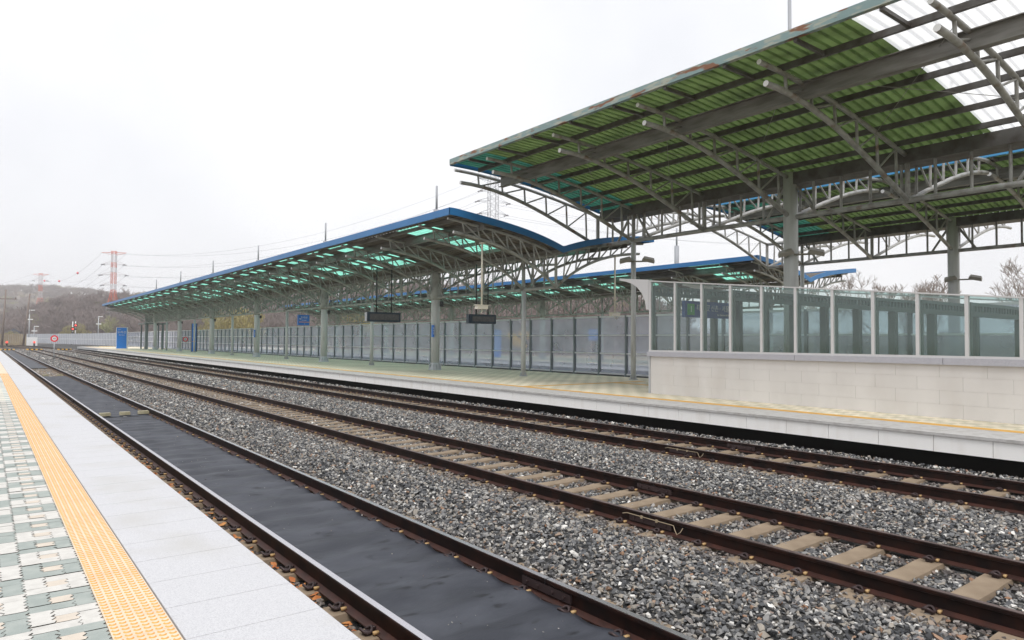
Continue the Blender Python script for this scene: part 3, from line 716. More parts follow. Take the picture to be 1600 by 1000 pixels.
def big_canopy(xc, nodes, bigcols, thincols, label, near, yend, segs, trim, far_arm, roof_far, yback=-8, fh=.20):
    C = empty('platform_canopy', (xc, 0, 0), label, 'canopy', 'grey steel platform canopies')
    zr = lambda u: interp(BIG_T, u)+.16
    pr = None
    sides = [(-1, near[0], near[1])]+([(1, far_arm[0], far_arm[1])] if far_arm else [])
    pr = roof_truss(sides, BIG_T, BIG_L, 0, 0, .075, .042, 6, 'n').build('roof_truss', [M['steel'], M['cap']], C, smooth=True); pr.location = (0, nodes[0], 0)
    for y in nodes[1:]:
        o = pr.copy(); COL.objects.link(o); o.location = (0, y, 0)
    long_truss(nodes[-1], nodes[0], 6.33, 7.62, .085, .91, bigcols+thincols).build('chord_truss', M['steel'], C, smooth=True)
    for y in bigcols: column(C, y, True, 7.9, mast=True, mtop=5.5, mbox=.7)
    for y in thincols: column(C, y, False, 6.3)
    nu = near[2]
    b = corrugated(segs, zr, -.05, nu, -1, .25, .085, 14); b.build('roof_sheets', [M['green'], M['turq'], M['white']], C)
    b = MB()
    for u in (.75, 1.9, 3.0, 4.05, 4.9, 6.65):
        if u > nu-.3: continue
        z = zr(u)-.006
        b.box((-u-.045, yback, z-.15), (-u-.038, yend-.05, z)); b.box((-u-.038, yback, z-.15), (-u+.03, yend-.05, z-.142)); b.box((-u-.038, yback, z-.008), (-u+.03, yend-.05, z))
    b.build('purlins', M['purlin'], C)
    if nu > 6.5:
        b = MB(); u = 5.72; z = zr(u)-.16
        b.box((-u-.11, yback, z-.42), (-u+.11, yend-.2, z-.40)); b.box((-u-.007, yback, z-.40), (-u+.007, yend-.2, z-.02)); b.box((-u-.11, yback, z-.02), (-u+.11, yend-.2, z)); b.build('edge_girder', M['beam'], C)
        for y in np.arange(yend-1.2, 1, -1.8):      # short brackets from the outer purlin to the eave
            b = MB(); b.box((-nu+.02, y-.04, zr(nu)-.16), (-6.6, y+.04, zr(nu)-.08)); b.build('eave_bracket', M['purlin'], C)
    b = MB(); z = zr(nu)
    b.box((-nu-.05, yback, z-.08), (-nu-.02, yend, z-.08+fh)); b.box((-nu-.02, yback, z-.08), (-nu+.08, yend, z-.065)); b.build('eave_fascia', trim, C)
    us = [-x for x in np.linspace(nu, .15, 22)]
    end_board(zr, us, yend, .20).build('end_fascia', M['bluetrim'], C)
    b = MB(); b.box((-.15, yback, 7.42), (.75, yend, 7.44)); b.box((-.15, yback, 7.44), (-.13, yend, zr(.15)-.01)); b.box((.73, yback, 7.44), (.75, yend, 7.90)); b.build('valley_gutter', M['purlin'], C)
    b = MB()                                      # thin tie rods
    for k in range(len(nodes)-1):
        y0, y1 = nodes[k], nodes[k+1]
        b.tube([(-2.0, y0, zr(2)-.25), (-6.4, y1, zr(6.4)-.25)], .008, 5); 
        if k % 2 == 0: b.tube([(-6.4, y0, zr(6.4)-.25), (-2.0, y1, zr(2)-.25)], .008, 5)
    b.build('tie_rods', M['beam'], C)
    return C
NB = [22.13, 20.0, 16.4, 12.87, 9.14, 5.5, 1.9, -1.7]
CB2 = big_canopy(21.6, NB, [12.87], [20.0, 5.5], 'tall canopy with rusty teal edge and green roof sheets over the glass shelter', (7.55, 7.28, 7.9), 21.85,
                 [(-6, 6.95, 2), (6.95, 19.9, 0), (19.9, 21.8, 1)], M['teal'], (6.35, 6.2), False)
CB3 = big_canopy(35.0, [22.3, 20.2, 16.5, 12.87, 9.2, 5.5, 1.9], [12.87], [20.2, 5.5], 'tall green sheeted canopy with light blue edge on the farther island platform', (7.0, 6.8, 7.15), 21.0,
                 [(-6, 18.6, 0), (18.6, 20.95, 1)], M['skyblue'], (7.55, 7.28), False, fh=.40)

# ================================================================ BARRIER FENCE between the island platforms
B = empty('noise_barrier', (24, 0, 0), 'see-through panel barrier with grey posts between the island platforms', 'barrier')
fy = [22.65+1.79*k for k in range(-11, 100)]
def shift_f(y): return 0 if y < 175 else -((y-175)**2)/900.
for k, y in enumerate(fy[:100]):
    b = MB(); b.box((-.06, -.02, .28), (.06, .02, 3.34)); b.box((-.065, -.055, .28), (-.05, .055, 3.34)); b.box((.05, -.055, .28), (.065, .055, 3.34))
    b.add([(-.065, -.055, .28), (-.16, -.055, .28), (-.065, -.055, .62), (-.065, .055, .28), (-.16, .055, .28), (-.065, .055, .62)], [(0, 1, 2), (5, 4, 3), (1, 4, 5, 2)])
    o = b.build('post', M['post'], B) if k == 0 else bpy.data.objects.new('post', PM)
    if k == 0: PM = o.data
    else: COL.objects.link(o); o.parent = B
    o.location = (shift_f(y), y, 0)
rb = MB()
for z, t in ((3.30, .04), (2.40, .03), (1.53, .03), (.56, .035)):
    for k in range(len(fy)-1):
        if fy[k] < 175 : rb.box((-.075, fy[k]+.06, z-t), (-.005, fy[k+1]-.06, z+t))
rb.build('rails', M['rail_frame'], B)
for (za, zb) in ((2.44, 3.26), (1.57, 2.36), (.60, 1.49)):
    b = MB()
    for k in range(len(fy)-1):
        if fy[k] < 175: b.box((.0, fy[k]+.07, za), (.012, fy[k+1]-.07, zb))
    tag(b.build('clear_panels', M['panel'], B), kind='stuff')
b = MB()
Y_ = list(np.arange(175, 330, 4.))
for a, c in zip(Y_[:-1], Y_[1:]):
    xa, xc_ = shift_f(a), shift_f(c)
    b.add([(xa, a, .3), (xc_, c, .3), (xc_, c, 3.3), (xa, a, 3.3), (xa+.05, a, .3), (xc_+.05, c, .3), (xc_+.05, c, 3.3), (xa+.05, a, 3.3)], [(0, 3, 2, 1), (4, 5, 6, 7), (3, 7, 6, 2)], 0)
    for f_ in (0, .5):
        yy_ = a+(c-a)*f_; xx_ = shift_f(yy_); b.box((xx_-.1, yy_-.08, .3), (xx_-.02, yy_+.08, 3.34), 1)
    b.add([(xa-.03, a, 1.7), (xc_-.03, c, 1.7), (xc_-.03, c, 1.85), (xa-.03, a, 1.85)], [(0, 3, 2, 1)], 1)
b.build('distant_panels', [mat('barrier_panel_far', (.42, .44, .49), .6), M['rail_frame']], B)
b = MB(); b.box((-.14, 2, -.3), (.14, 175, .30)); b.build('plinth', M['concrete'], B)

# ================================================================ STAIR SHELTER
SH = empty('stair_shelter', (16.3, 14.45, PI_), 'green glass stair shelter on a beige stone wall', 'shelter')
ztop = lambda y: 3.04+.0985*(y-4.77)
XW, XB = 16.3, 19.5
b = MB(); k = 0; zc = PI_
hts = [.29, .29, .29, .265]
for hi_, h in enumerate(hts):
    y = 14.40-(0 if hi_ % 2 else .45)
    b.box((XW+.02, y+.0015, zc+.0015), (XW+.2, 14.40, zc+h-.0015)) if hi_ % 2 == 0 else None
    while y > 0:
        b.box((XW+.02, y-.897, zc+.0015), (XW+.2, y-.0005, zc+h-.0015)); y -= .90
    zc += h
b.box((XB-.2, -2, PI_), (XB-.02, 14.4, 1.66)); wobj(b, 'stone_wall', M['stone'], SH)
b = MB(); b.box((XW+.028, -2, PI_), (XW+.19, 14.38, 1.655)); wobj(b, 'wall_joints', mat('wall_mortar', (.59, .57, .545), .9), SH)
b = MB(); b.box((XW-.005, 14.40, PI_), (XW+.24, 14.46, 1.66)); wobj(b, 'steel_corner', M['galv'], SH)
b = MB()
for a, c in ((-2, 3.3), (3.31, 6.2), (6.21, 9.6), (9.61, 14.49)): b.box((XW-.05, a, 1.66), (XW+.24, c, 1.80))
wobj(b, 'granite_cap', M['capstone'], SH)
b = MB(); b.box((XW-.02, -2, 1.80), (XW+.07, 14.45, 1.85)); wobj(b, 'sill_rail', M['alu'], SH)
posts = [14.40-.96*k for k in range(14)]
for k, y in enumerate(posts):
    zt = ztop(y); b = MB(); b.box((XW-.015, y-.035, 1.85), (XW+.07, y+.035, zt)); wobj(b, 'mullion', M['alu'], SH)
    zi = zt-.16
    # perforated rafter: bars between holes
    b = MB(); x = XW+.12; n = int((XB-.1-x)/.17)
    b.box((x, y-.025, zi-.30), (XB-.05, y+.025, zi-.19)); b.box((x, y-.025, zi-.07), (XB-.05, y+.025, zi))
    for i in range(n):
        xa = x+i*.17; b.box((xa, y-.025, zi-.19), (xa+.06, y+.025, zi-.07))
    b.box((x+n*.17, y-.025, zi-.19), (XB-.05, y+.025, zi-.07))
    wobj(b, 'rafter', M['shelter_in'], SH)
    b = MB(); b.box((XB-.12, y-.09, 1.60), (XB+.06, y+.09, zi-.30)); b.box((XW+.09, y-.05, 1.7), (XW+.19, y+.05, zi)); wobj(b, 'inner_post', M['shelter_in'], SH)
    if k < len(posts)-1:
        y2 = posts[k+1]; z2 = ztop(y2)
        b = MB(); b.add([(XW+.02, y-.04, 1.85), (XW+.02, y2+.04, 1.85), (XW+.02, y2+.04, z2-.03), (XW+.02, y-.04, zt-.03), (XW+.032, y-.04, 1.85), (XW+.032, y2+.04, 1.85), (XW+.032, y2+.04, z2-.03), (XW+.032, y-.04, zt-.03)],
                       [(0, 3, 2, 1), (4, 5, 6, 7)]); b.f.pop(); b.m.pop(); wobj(b, 'glass_pane', M['glass'], SH)
        b = MB(); b.quad((XB, y, 1.66), (XB, y2, 1.66), (XB, y2, z2-.2), (XB, y, zt-.2)); wobj(b, 'rear_pane', M['glass'], SH)
b = MB()
for (xa, xc_) in ((XW-.03, XW+.09),(XB-.05, XB+.07)):
    b.add([(xa, -2, ztop(-2)-.03), (xc_, -2, ztop(-2)-.03), (xc_, 14.45, ztop(14.45)-.03), (xa, 14.45, ztop(14.45)-.03), (xa, -2, ztop(-2)), (xc_, -2, ztop(-2)), (xc_, 14.45, ztop(14.45)), (xa, 14.45, ztop(14.45))],
      [(0, 3, 2, 1), (4, 5, 6, 7), (0, 1, 5, 4), (1, 2, 6, 5), (2, 3, 7, 6), (3, 0, 4, 7)])
wobj(b, 'top_rail', M['alu'], SH)
b = MB(); b.quad((XW+.09, -2, ztop(-2)-.02), (XB-.05, -2, ztop(-2)-.02), (XB-.05, 14.45, ztop(14.45)-.02), (XW+.09, 14.45, ztop(14.45)-.02)); wobj(b, 'roof_glass', M['glass'], SH)
b = MB()                          # curved end bracket
P = [(14.46, 4.0), (15.62, 4.08), (15.62, 4.02)]+[(14.50+1.1*math.cos(rad(a)), 3.30+.68*math.sin(rad(a))) for a in range(85, -1, -9)][::1]
P = [(14.46, 4.02), (15.70, 4.14), (15.70, 4.08), (15.45, 4.03), (15.2, 3.95), (14.95, 3.82), (14.75, 3.62), (14.62, 3.38), (14.56, 3.1), (14.46, 3.1)]
for xa in (XW-.0, XB-.05):
    n = len(P); b.add([(xa, y, z) for y, z in P]+[(xa+.08, y, z) for y, z in P], [tuple(range(n))[::-1], tuple(range(n, 2*n))]+[(i, (i+1) % n, (i+1) % n+n, i+n) for i in range(n)])
b.add([(XW, 14.45, 4.02), (XB, 14.45, 4.02), (XB, 15.7, 4.14), (XW, 15.7, 4.14)], [(0, 1, 2, 3)])
wobj(b, 'end_canopy', M['alu'], SH)

# hanging boarding sign just inside the shelter mouth
SG = empty('boarding_sign', (18.2, 13.55, 3.1), 'navy hanging sign with green square and Korean lettering inside the glass shelter', 'sign')
b = MB(); b.box((16.85, 13.5, 2.86), (19.4, 13.62, 3.36)); wobj(b, 'board', M['navy'], SG)
b = MB(); b.box((16.95, 13.485, 2.93), (17.28, 13.499, 3.27)); wobj(b, 'green_square', M['signgreen'], SG)
text('1', .26, (17.115, 13.48, 3.10), FACE, M['text'], SG); text('타는 곳', .22, (17.72, 13.49, 3.15), FACE, M['text'], SG); text('신촌 · 서울 방면', .21, (18.78, 13.49, 3.15), FACE, M['text'], SG)
text('Boarding', .09, (17.72, 12.0+1.49, 2.96), FACE, M['text'], SG); text('for Sinchon & Seoul', .09, (18.78, 13.49, 2.96), FACE, M['text'], SG)
b = MB()
for x in (17.3, 18.9): b.tube([(x, 13.56, 3.36), (x, 13.56, 3.75)], .015, 6)
wobj(b, 'hanger', M['galv'], SG)

# ================================================================ THINGS ON THE ISLAND PLATFORM
def led(x0, x1, y, z0, z1, lab, ztop_, small=False):
    D = empty('departure_display', ((x0+x1)/2, y, z0), lab, 'display', 'dark departure displays hung from the canopy')
    b = MB(); b.box((x0, y, z0), (x1, y+.28, z1)); wobj(b, 'case', M['dispblue'], D)
    b = MB(); b.box((x0+.14, y-.012, z0+.1), (x1-.1, y-.002, z1-.09)); wobj(b, 'screen', M['screen'], D)
    b = MB(); b.box((x0-.03, y+.03, z0+.02), (x0-.002, y+.25, z1-.02)); wobj(b, 'side_box', M['galv'] if not small else M['dispblue'], D)
    for f_ in (.30, .75):
        b = MB(); x = x0+(x1-x0)*f_; b.tube([(x, y+.14, z1), (x, y+.14, ztop_)], .028, 8); wobj(b, 'hanger', M['black'], D, True)
led(15.35, 17.22, 32.2, 3.03, 3.52, 'long dark departure display with pale left end hung left of the thick column', 5.85)
led(17.0, 18.42, 25.4, 2.86, 3.27, 'smaller dark departure display hung under the white security camera', 5.5, True)
def cctv(x, y, zt, zb, flip, lab):
    D = empty('security_camera', (x, y, zb), lab, 'security camera', 'security cameras hung on poles')
    b = MB(); b.tube([(x, y, zb), (x, y, zt)], .038, 10); b.box((x-.09, y-.09, zt-.02), (x+.09, y+.09, zt+.03)); wobj(b, 'pole', M['camera_white'], D, True)
    b = MB(); b.box((x-.26, y-.1, zb-.16), (x+.24, y+.1, zb-.02)); b.box((x-.30, y-.12, zb-.02), (x+.28, y+.12, zb+.005)); wobj(b, 'housing', M['camera_white'], D)
    b = MB(); b.tube([(x+.24, y, zb-.09), (x+.29, y, zb-.09)], .055, 10); wobj(b, 'lens', M['black'], D)
    b = MB(); b.tube([(x, y, zb-.16), (x+.02, y, zb-.26), (x-.03, y, zb-.31)], .02, 6)
    if flip: b = MB(); b.tube([(x-.04, y, zb+.1), (x-.05, y, zb-.15), (x+.05, y, zb-.28), (x+.2, y, zb-.24), (x+.2, y, zb-.12)], .02, 6)
    wobj(b, 'cable_arm', M['camera_white'], D, True)
cctv(15.46, 22.28, 5.92, 3.5, False, 'security camera on a white pole hung from the nearest canopy arm'); cctv(22.84, 22.28, 5.98, 3.42, True, 'security camera on a cream pole left of the thin column beside the shelter')
def floodlight(x, y, z, lab, w=.52):
    D = empty('floodlight', (x, y, z), lab, 'floodlight', 'twin floodlights clamped to canopy columns', rz=-math.atan2(x, y))
    b = MB(); b.box((-.4, -.03, -.03), (.4, .03, .03)); 
    o = b.build('arm', M['lamp'], D)
    for s in (-1, 1):
        b = MB(); b.add([(-.26, -.2, 0), (.26, -.2, 0), (.26, .2, 0), (-.26, .2, 0), (-.20, -.15, .13), (.20, -.15, .13), (.20, .15, .13), (-.20, .15, .13)], [(0, 3, 2, 1), (4, 5, 6, 7), (0, 1, 5, 4), (1, 2, 6, 5), (2, 3, 7, 6), (3, 0, 4, 7)])
        h = b.build('lamp_head', M['lamp'], D); h.location = (s*.46, -.12, 0); h.rotation_euler = (rad(22), s*rad(14), 0)
        b = MB(); b.box((-.2, -.15, -.012), (.2, .15, -.003)); l_ = b.build('lens', M['lampglass'], h)
floodlight(21.6, 12.5, 5.05, 'twin floodlight on the thick column rising behind the glass shelter')
floodlight(21.6, 19.8, 5.45, 'twin floodlight on the thin column left of the glass shelter')
floodlight(35.0, 12.5, 5.0, 'twin floodlight on the distant thick column at right')
# station name board, totem, small signs
D = empty('station_name_board', (16.4, 118, PI_), 'big bright blue station name board at the far end of the island platform', 'sign')
b = MB(); b.box((15.72, 118.0, PI_+.03), (17.22, 118.35, 3.72)); wobj(b, 'cabinet', M['whitep'], D)
b = MB(); b.box((15.74, 117.96, PI_+.05), (17.05, 117.995, 3.66)); wobj(b, 'blue_face', M['sign2'], D)
text('도라산', .42, (16.4, 117.94, 2.98), FACE, M['text'], D); text('Dorasan', .22, (16.4, 117.94, 2.58), FACE, M['text'], D); text('경의선', .14, (16.1, 117.94, 3.4), FACE, M['text'], D)
D = empty('information_totem', (20.3, 90, PI_), 'tall narrow blue information totem with white lettering standing among the columns', 'sign')
b = MB(); b.box((19.95, 90, PI_), (20.55, 90.4, 3.95)); wobj(b, 'body', M['dispblue'], D)
b = MB(); b.box((19.96, 89.96, PI_+.02), (20.44, 89.995, 3.93)); wobj(b, 'blue_face', M['sign'], D)
text('도\n라\n산', .30, (20.2, 89.94, 3.05), FACE, M['text'], D); text('나가는 곳', .11, (20.2, 89.94, 2.2), FACE, M['text'], D)
b = MB(); b.box((20.0, 89.945, 1.75), (20.4, 89.955, 1.79)); wobj(b, 'orange_line', M['orange'], D)
D = empty('hanging_station_sign', (20.3, 54, 3.6), 'blue square hanging sign with an orange stripe under the long canopy', 'sign')
b = MB(); b.box((19.8, 54, 3.23), (20.7, 54.22, 4.05)); wobj(b, 'board', M['sign'], D)
b = MB(); b.box((19.86, 53.985, 3.46), (20.69, 53.998, 3.51)); wobj(b, 'orange_line', M['orange'], D)
text('도라산', .20, (20.27, 53.98, 3.84), FACE, M['text'], D); text('Dorasan', .11, (20.27, 53.98, 3.64), FACE, M['text'], D); text('역', .2, (19.95, 53.98, 3.7), FACE, M['text'], D); text('→', .12, (20.3, 53.98, 3.34), FACE, M['text'], D)
b = MB(); b.tube([(20.0, 54.1, 4.05), (20.0, 54.1, 4.9)], .02, 6); b.tube([(20.5, 54.1, 4.05), (20.5, 54.1, 4.9)], .02, 6); wobj(b, 'hanger', M['galv'], D)
for y, lab in ((32.16, 'small blue upright plate on the nearest thick column'), (62.8, 'small blue upright plate on the third thick column of the long canopy')):
    D = empty('column_plate', (19.0, y-.25, 2.6), lab, 'sign', 'blue plates fixed to canopy columns')
    b = MB(); b.box((18.98, y-.30, 2.28), (19.06, y-.12, 2.92)); wobj(b, 'plate', M['sign'], D)
    text('도\n라\n산', .13, (19.02, y-.305, 2.6), FACE, M['text'], D)
# red ringed sign beyond
def ring_sign(x, y, zc, zb, r, lab, rot=0):
    D = empty('round_sign', (x, y, zb), lab, 'sign')
    b = MB(); b.tube([(x, y+.03, zb), (x, y+.03, zc)], .04 if r > .3 else .03, 8); wobj(b, 'pole', M['galv'], D, True)
    b = MB(); b.tube([(x, y+.0, zc), (x, y-.02, zc)], r, 28); wobj(b, 'red_disc', M['red'], D)
    b = MB(); b.tube([(x, y-.022, zc), (x, y-.03, zc)], r*.6, 28); wobj(b, 'white_centre', M['whitep'], D)
    text('45', r*.75, (x, y-.036, zc), FACE, M['black'], D)
ring_sign(5.75, 85.0, 2.02, -.2, .34, 'red ringed round sign on a thin pole beside the middle track'); ring_sign(23.2, 108.5, 2.02, PI_-.5, .36, 'small red ringed round sign in front of the clear barrier')
# grey portal frame near the far end
D = empty('waiting_shelter', (20, 112, PI_), 'dark grey framed waiting shelter at the far end under the canopy', 'shelter')
b = MB()
for (x, y) in ((18.5, 111), (19.1, 113.5), (20.6, 111), (21.2, 113.5), (18.7, 116), (21.0, 116)): b.box((x-.09, y-.09, PI_), (x+.09, y+.09, 4.15))
wobj(b, 'posts', M['post'], D)
b = MB(); b.box((18.3, 110.8, 4.15), (21.4, 116.2, 4.32)); wobj(b, 'roof', M['post'], D)

# farther island: a few signs seen through the barrier
for (x, y, w, z0, z1, lab) in ((37.2, 38.5, .9, 2.2, 3.05, 'pale blue pair of plates on the farther island behind the clear barrier'), (37.5, 51.5, .9, .6, 3.1, 'tall blue notice board on the farther island behind the clear barrier')):
    D = empty('notice_board', (x, y, z0), lab, 'sign'); b = MB(); b.box((x-w/2, y, z0), (x+w/2, y+.1, z1)); wobj(b, 'board', M['sign2'], D)
    b = MB(); b.tube([(x-w/2+.05, y+.12, PI_), (x-w/2+.05, y+.12, z1)], .03, 6); b.tube([(x+w/2-.05, y+.12, PI_), (x+w/2-.05, y+.12, z1)], .03, 6); wobj(b, 'stand', M['galv'], D)
    text('도라산', .22, (x, y-.01, z1-.3), FACE, M['text'], D)

# ================================================================ FAR YARD
D_Y = 152
for k, (xa, xb) in enumerate(((2.3, 4.4), (6.1, 8.5), (10.8, 13.0))):
    D = empty('crossing_timbers', ((xa+xb)/2, D_Y, -.1), ['yellow and black crossing boards on the nearest track', 'yellow and black crossing boards on the middle track', 'yellow and black crossing boards on the track by the island'][k], 'crossing', 'yellow and black crossing boards')
    n = 7; y_ = MB(); k_ = MB()
    for i in range(n):
        a = xa+(xb-xa)*i/n; (y_ if i % 2 == 0 else k_).box((a, D_Y-.25, -.15), (a+(xb-xa)/n-.01, D_Y+.25, .06))
    wobj(y_, 'yellow_blocks', mat('yellow_paint', (.85, .50, .05), .5) if k == 0 else bpy.data.materials['yellow_paint'], D); wobj(k_, 'dark_blocks', M['black'], D)
def signal(x, y, zt, zl, side, lab):
    D = empty('signal_post', (x, y, -.2), lab, 'railway signal', 'railway signals showing red')
    b = MB(); b.tube([(x, y, -.2), (x, y, zt)], .13, 8); wobj(b, 'pole', M['whitep'], D, True)
    b = MB(); b.tube([(x, y-.2, zl), (x, y-.5, zl)], .72, 18); b.box((x-.35, y-.2, zl-1.7), (x+.35, y+.1, zl-1.1)); wobj(b, 'target_board', M['black'], D)
    b = MB(); b.tube([(x, y-.51, zl), (x, y-.56, zl)], .34, 14); wobj(b, 'red_lamp', M['redlit'], D)
signal(25.3, 294, 8.0, 5.3, 1, 'left signal post of the pair, its red lamp lower'); signal(26.7, 300, 8.2, 6.7, 1, 'right signal post of the pair, its red lamp higher')
for k, (x, y) in enumerate(((4.6, 215), (10.6, 222), (23.2, 272), (26.6, 274))):
    D = empty('ground_signal', (x, y, -.2), ['low red ground signal in front of the brown board fence', 'low red ground signal beside the thin lamp post', 'low red ground signal left of the signal pair', 'low red ground signal right of the signal pair'][k], 'ground signal', 'low red ground signals')
    b = MB(); b.box((x-.2, y-.15, -.2), (x+.2, y+.15, .65)); wobj(b, 'base', M['black'], D)
    b = MB(); b.tube([(x, y-.1, .9), (x, y-.25, .9)], .26, 12); wobj(b, 'red_disc', M['redlit'], D)
D = empty('marker_barrier', (21.5, 225, -.2), 'low yellow barrier board beside the end of the island platform', 'barrier'); b = MB(); b.box((19.5, 170, -.2), (22.2, 170.3, .35)); wobj(b, 'board', bpy.data.materials['yellow_paint'], D)
# board fence at left
D = empty('board_fence', (0, 236, -.2), 'brown board fence at the far left edge of the yard', 'fence')
b = MB()
for k in range(46):
    x = -9+k*.4; b.box((x, 234+.05*(k % 2), -.4), (x+.37, 234.12+.05*(k % 2), 3.1))
wobj(b, 'boards', M['board'], D)
b = MB(); b.box((9.6, 240, -.3), (12.2, 242, 2.2)); tag(b.build('equipment_cabinet', M['whitep']), 'white equipment cabinet past the brown board fence', 'cabinet')
b = MB(); b.box((-1.5, 0, 0), (1.5, 3, 2.2)); b.add([(-2, -.3, 2.2), (2, -.3, 2.2), (2, 3.3, 2.2), (-2, 3.3, 2.2), (0, -.3, 3.6), (0, 3.3, 3.6)], [(0, 1, 4), (3, 5, 2), (0, 4, 5, 3), (1, 2, 5, 4)])
D = empty('hut', (9.1, 330, 1.5), 'small hut with dark pitched roof on the slope past the board fence', 'hut')
w_ = MB(); w_.box((-1.8, 0, 0), (1.8, 3, 2.6)); w_.build('wall', mat('hut_wall', (.45, .47, .50), .7), D)
r_ = MB(); r_.add([(-2.6, -.4, 2.4), (2.6, -.4, 2.4), (2.6, 3.4, 2.4), (-2.6, 3.4, 2.4), (0, -.4, 4.1), (0, 3.4, 4.1)], [(0, 1, 4), (3, 5, 2), (0, 4, 5, 3), (1, 2, 5, 4), (0, 3, 2, 1)]); r_.build('roof', mat('hut_roof', (.05, .06, .09), .6), D)
bpy.data.objects['equipment_cabinet']
def utility(x, y, zt, lab, arms=True, lean=0):
    D = empty('utility_pole', (x, y, 0), lab, 'utility pole', 'wooden poles past the near platform')
    b = MB(); b.tube([(x, y, -.4), (x+lean, y, zt)], [.26, .15], 8); wobj(b, 'pole', M['polewood'], D, True)
    b = MB()
    if arms: b.box((x+lean-1.8, y-.06, zt-2.3), (x+lean+2.0, y+.06, zt-2.1)); b.box((x+lean-1.8, y-.1, zt-2.1), (x+lean-1.5, y+.1, zt-1.8)); b.box((x+lean+1.7, y-.1, zt-2.1), (x+lean+2.0, y+.1, zt-1.8))
    else:
        for s in (-1, 1): b.tube([(x+lean*.5, y, zt*.45), (x+s*1.6, y, zt*.75)], .07, 5)
    wobj(b, 'crossarm', M['polewood'], D)
utility(3.3, 198, 13.2, 'left wooden pole with a crossarm against the sky', True, .5); utility(8.3, 225, 13.8, 'leaning wooden pole right of the one with a crossarm', False, 1.2)
def lamp_post(x, y, zt, lab):
    D = empty('lamp_post', (x, y, 0), lab, 'lamp post', 'thin grey yard lamp posts')
    b = MB(); b.tube([(x, y, -.3), (x, y, zt)], .13, 8); wobj(b, 'pole', M['galv'], D, True)
    b = MB(); b.box((x-.1, y-.2, zt-.1), (x+1.2, y+.2, zt+.12)); b.box((x-.7, y-.1, zt*.72), (x+.8, y+.1, zt*.72+.3)); wobj(b, 'lamp_head', M['whitep'], D)
lamp_post(10.3, 243, 10.0, 'thin lamp post near the board fence'); lamp_post(30.1, 266, 9.2, 'thin lamp post in front of the red and white pylon'); lamp_post(12.4, 262, 5.6, 'short lamp post right of the one by the board fence')

# ================================================================ HILLS AND WOODS
f_px = 1083.54
def dir_at(px): 
    a = (px-800)/f_px; d = Vector((_w.x, _w.y, 0))+_r*a; return d
def place(px, depth): d = dir_at(px); return d.x*depth, d.y*depth
RX = [-250, 0, 60, 90, 120, 165, 200, 240, 300, 400, 500, 600, 700, 800, 900, 1000, 1050, 1100, 1150, 1300, 1700, 1900]
RY = [486, 490, 474, 464, 460, 457, 456, 459, 456, 450, 444, 441, 440, 444, 450, 462, 478, 498, 512, 514, 512, 512]
RD = [430, 430, 430, 430, 430, 430, 430, 420, 400, 370, 340, 300, 270, 250, 235, 230, 230, 230, 240, 260, 260, 260]
def hill_z(px, t):
    """t 0 at the foot .. 1 ridge .. 1.4 behind"""
    y = np.interp(px, RX, RY); D_ = np.interp(px, RX, RD); H = HC+(526.8-y)*D_/f_px-9.0
    H = max(H, 0.0); s = math.sin(min(t, 1.0)*math.pi/2)**1.3 if t <= 1 else 1-.25*(t-1)
    return -.5+(H+.5)*s+ .8*math.sin(px*.05+t*9)*min(t, 1)*(1 if H > 3 else 0)
g = MB(); pxs = list(np.arange(-260, 1920, 20.)); ts = list(np.linspace(0, 1.6, 17)); vs = []
for t in ts:
    for px in pxs:
        D_ = np.interp(px, RX, RD); dep = D_*(.62+.38*t) if px < 700 else D_*(.55+.45*t); x, y = place(px, dep); vs.append((x, y, hill_z(px, t)))
n = len(pxs); g.add(vs, [(j*n+i, j*n+i+1, (j+1)*n+i+1, (j+1)*n+i) for j in range(len(ts)-1) for i in range(n-1)])
tag(struct(g.build('hills', M['hill'], smooth=True)), 'brown wooded hillside behind the station')
g = MB(); vs = []; pxs2 = list(np.arange(-300, 700, 25.)); ts2 = np.linspace(0, 1.3, 12)
FY = lambda px: np.interp(px, [-300, 0, 60, 130, 200, 400, 700], [452, 447, 446, 450, 462, 500, 520])
for t in ts2:
    for px in pxs2:
        dep = 620+330*t; x, y = place(px, dep); H = HC+(526.8-FY(px))*950/f_px-8; vs.append((x, y, -.5+H*math.sin(min(t, 1)*math.pi/2)+1.2*math.sin(px*.04+7*t)))
n = len(pxs2); g.add(vs, [(j*n+i, j*n+i+1, (j+1)*n+i+1, (j+1)*n+i) for j in range(len(ts2)-1) for i in range(n-1)])
tag(struct(g.build('far_hills', M['hill'], smooth=True)), 'grey distant ridge beyond the left end of the tracks')

def branch_tree(seed, H, levels, n0, r0, spread=.55, sides=3, minr=.012, up=.25):
    rg = random.Random(seed); b = MB(); trunk = MB()
    def grow(p, d, L_, r, lv):
        n = 3; pts = [p]; q = p
        for i in range(n):
            d = (d+Vector((rg.uniform(-.16, .16), rg.uniform(-.16, .16), rg.uniform(-.05, .12)))).normalized(); q = q+d*(L_/n); pts.append(q)
        tgt = trunk if lv == levels else b
        tgt.tube(pts, [r*(1-.45*i/n) for i in range(n+1)], 6 if lv >= levels-1 else sides, 0, False)
        if lv <= 0: return
        k = n0 if lv > 1 else n0+1
        for i in range(k):
            f = rg.uniform(.35, 1.0) if i else 1.0; idx = min(int(f*n), n-1); base = pts[idx].lerp(pts[idx+1], f*n-idx if f < 1 else 1)
            ax = Vector((rg.uniform(-1, 1), rg.uniform(-1, 1), rg.uniform(-.3, .6))).normalized()
            nd = (d*(1-spread)+ax*spread+Vector((0, 0, up*.4))).normalized()
            grow(base, nd, L_*rg.uniform(.58, .80), max(r*.56, minr), lv-1)
    grow(Vector((0, 0, -.3)), Vector((0, 0, 1)), H*.32, r0, levels)
    return trunk, b
wood = bpy.data.collections.new('woodland_shapes')
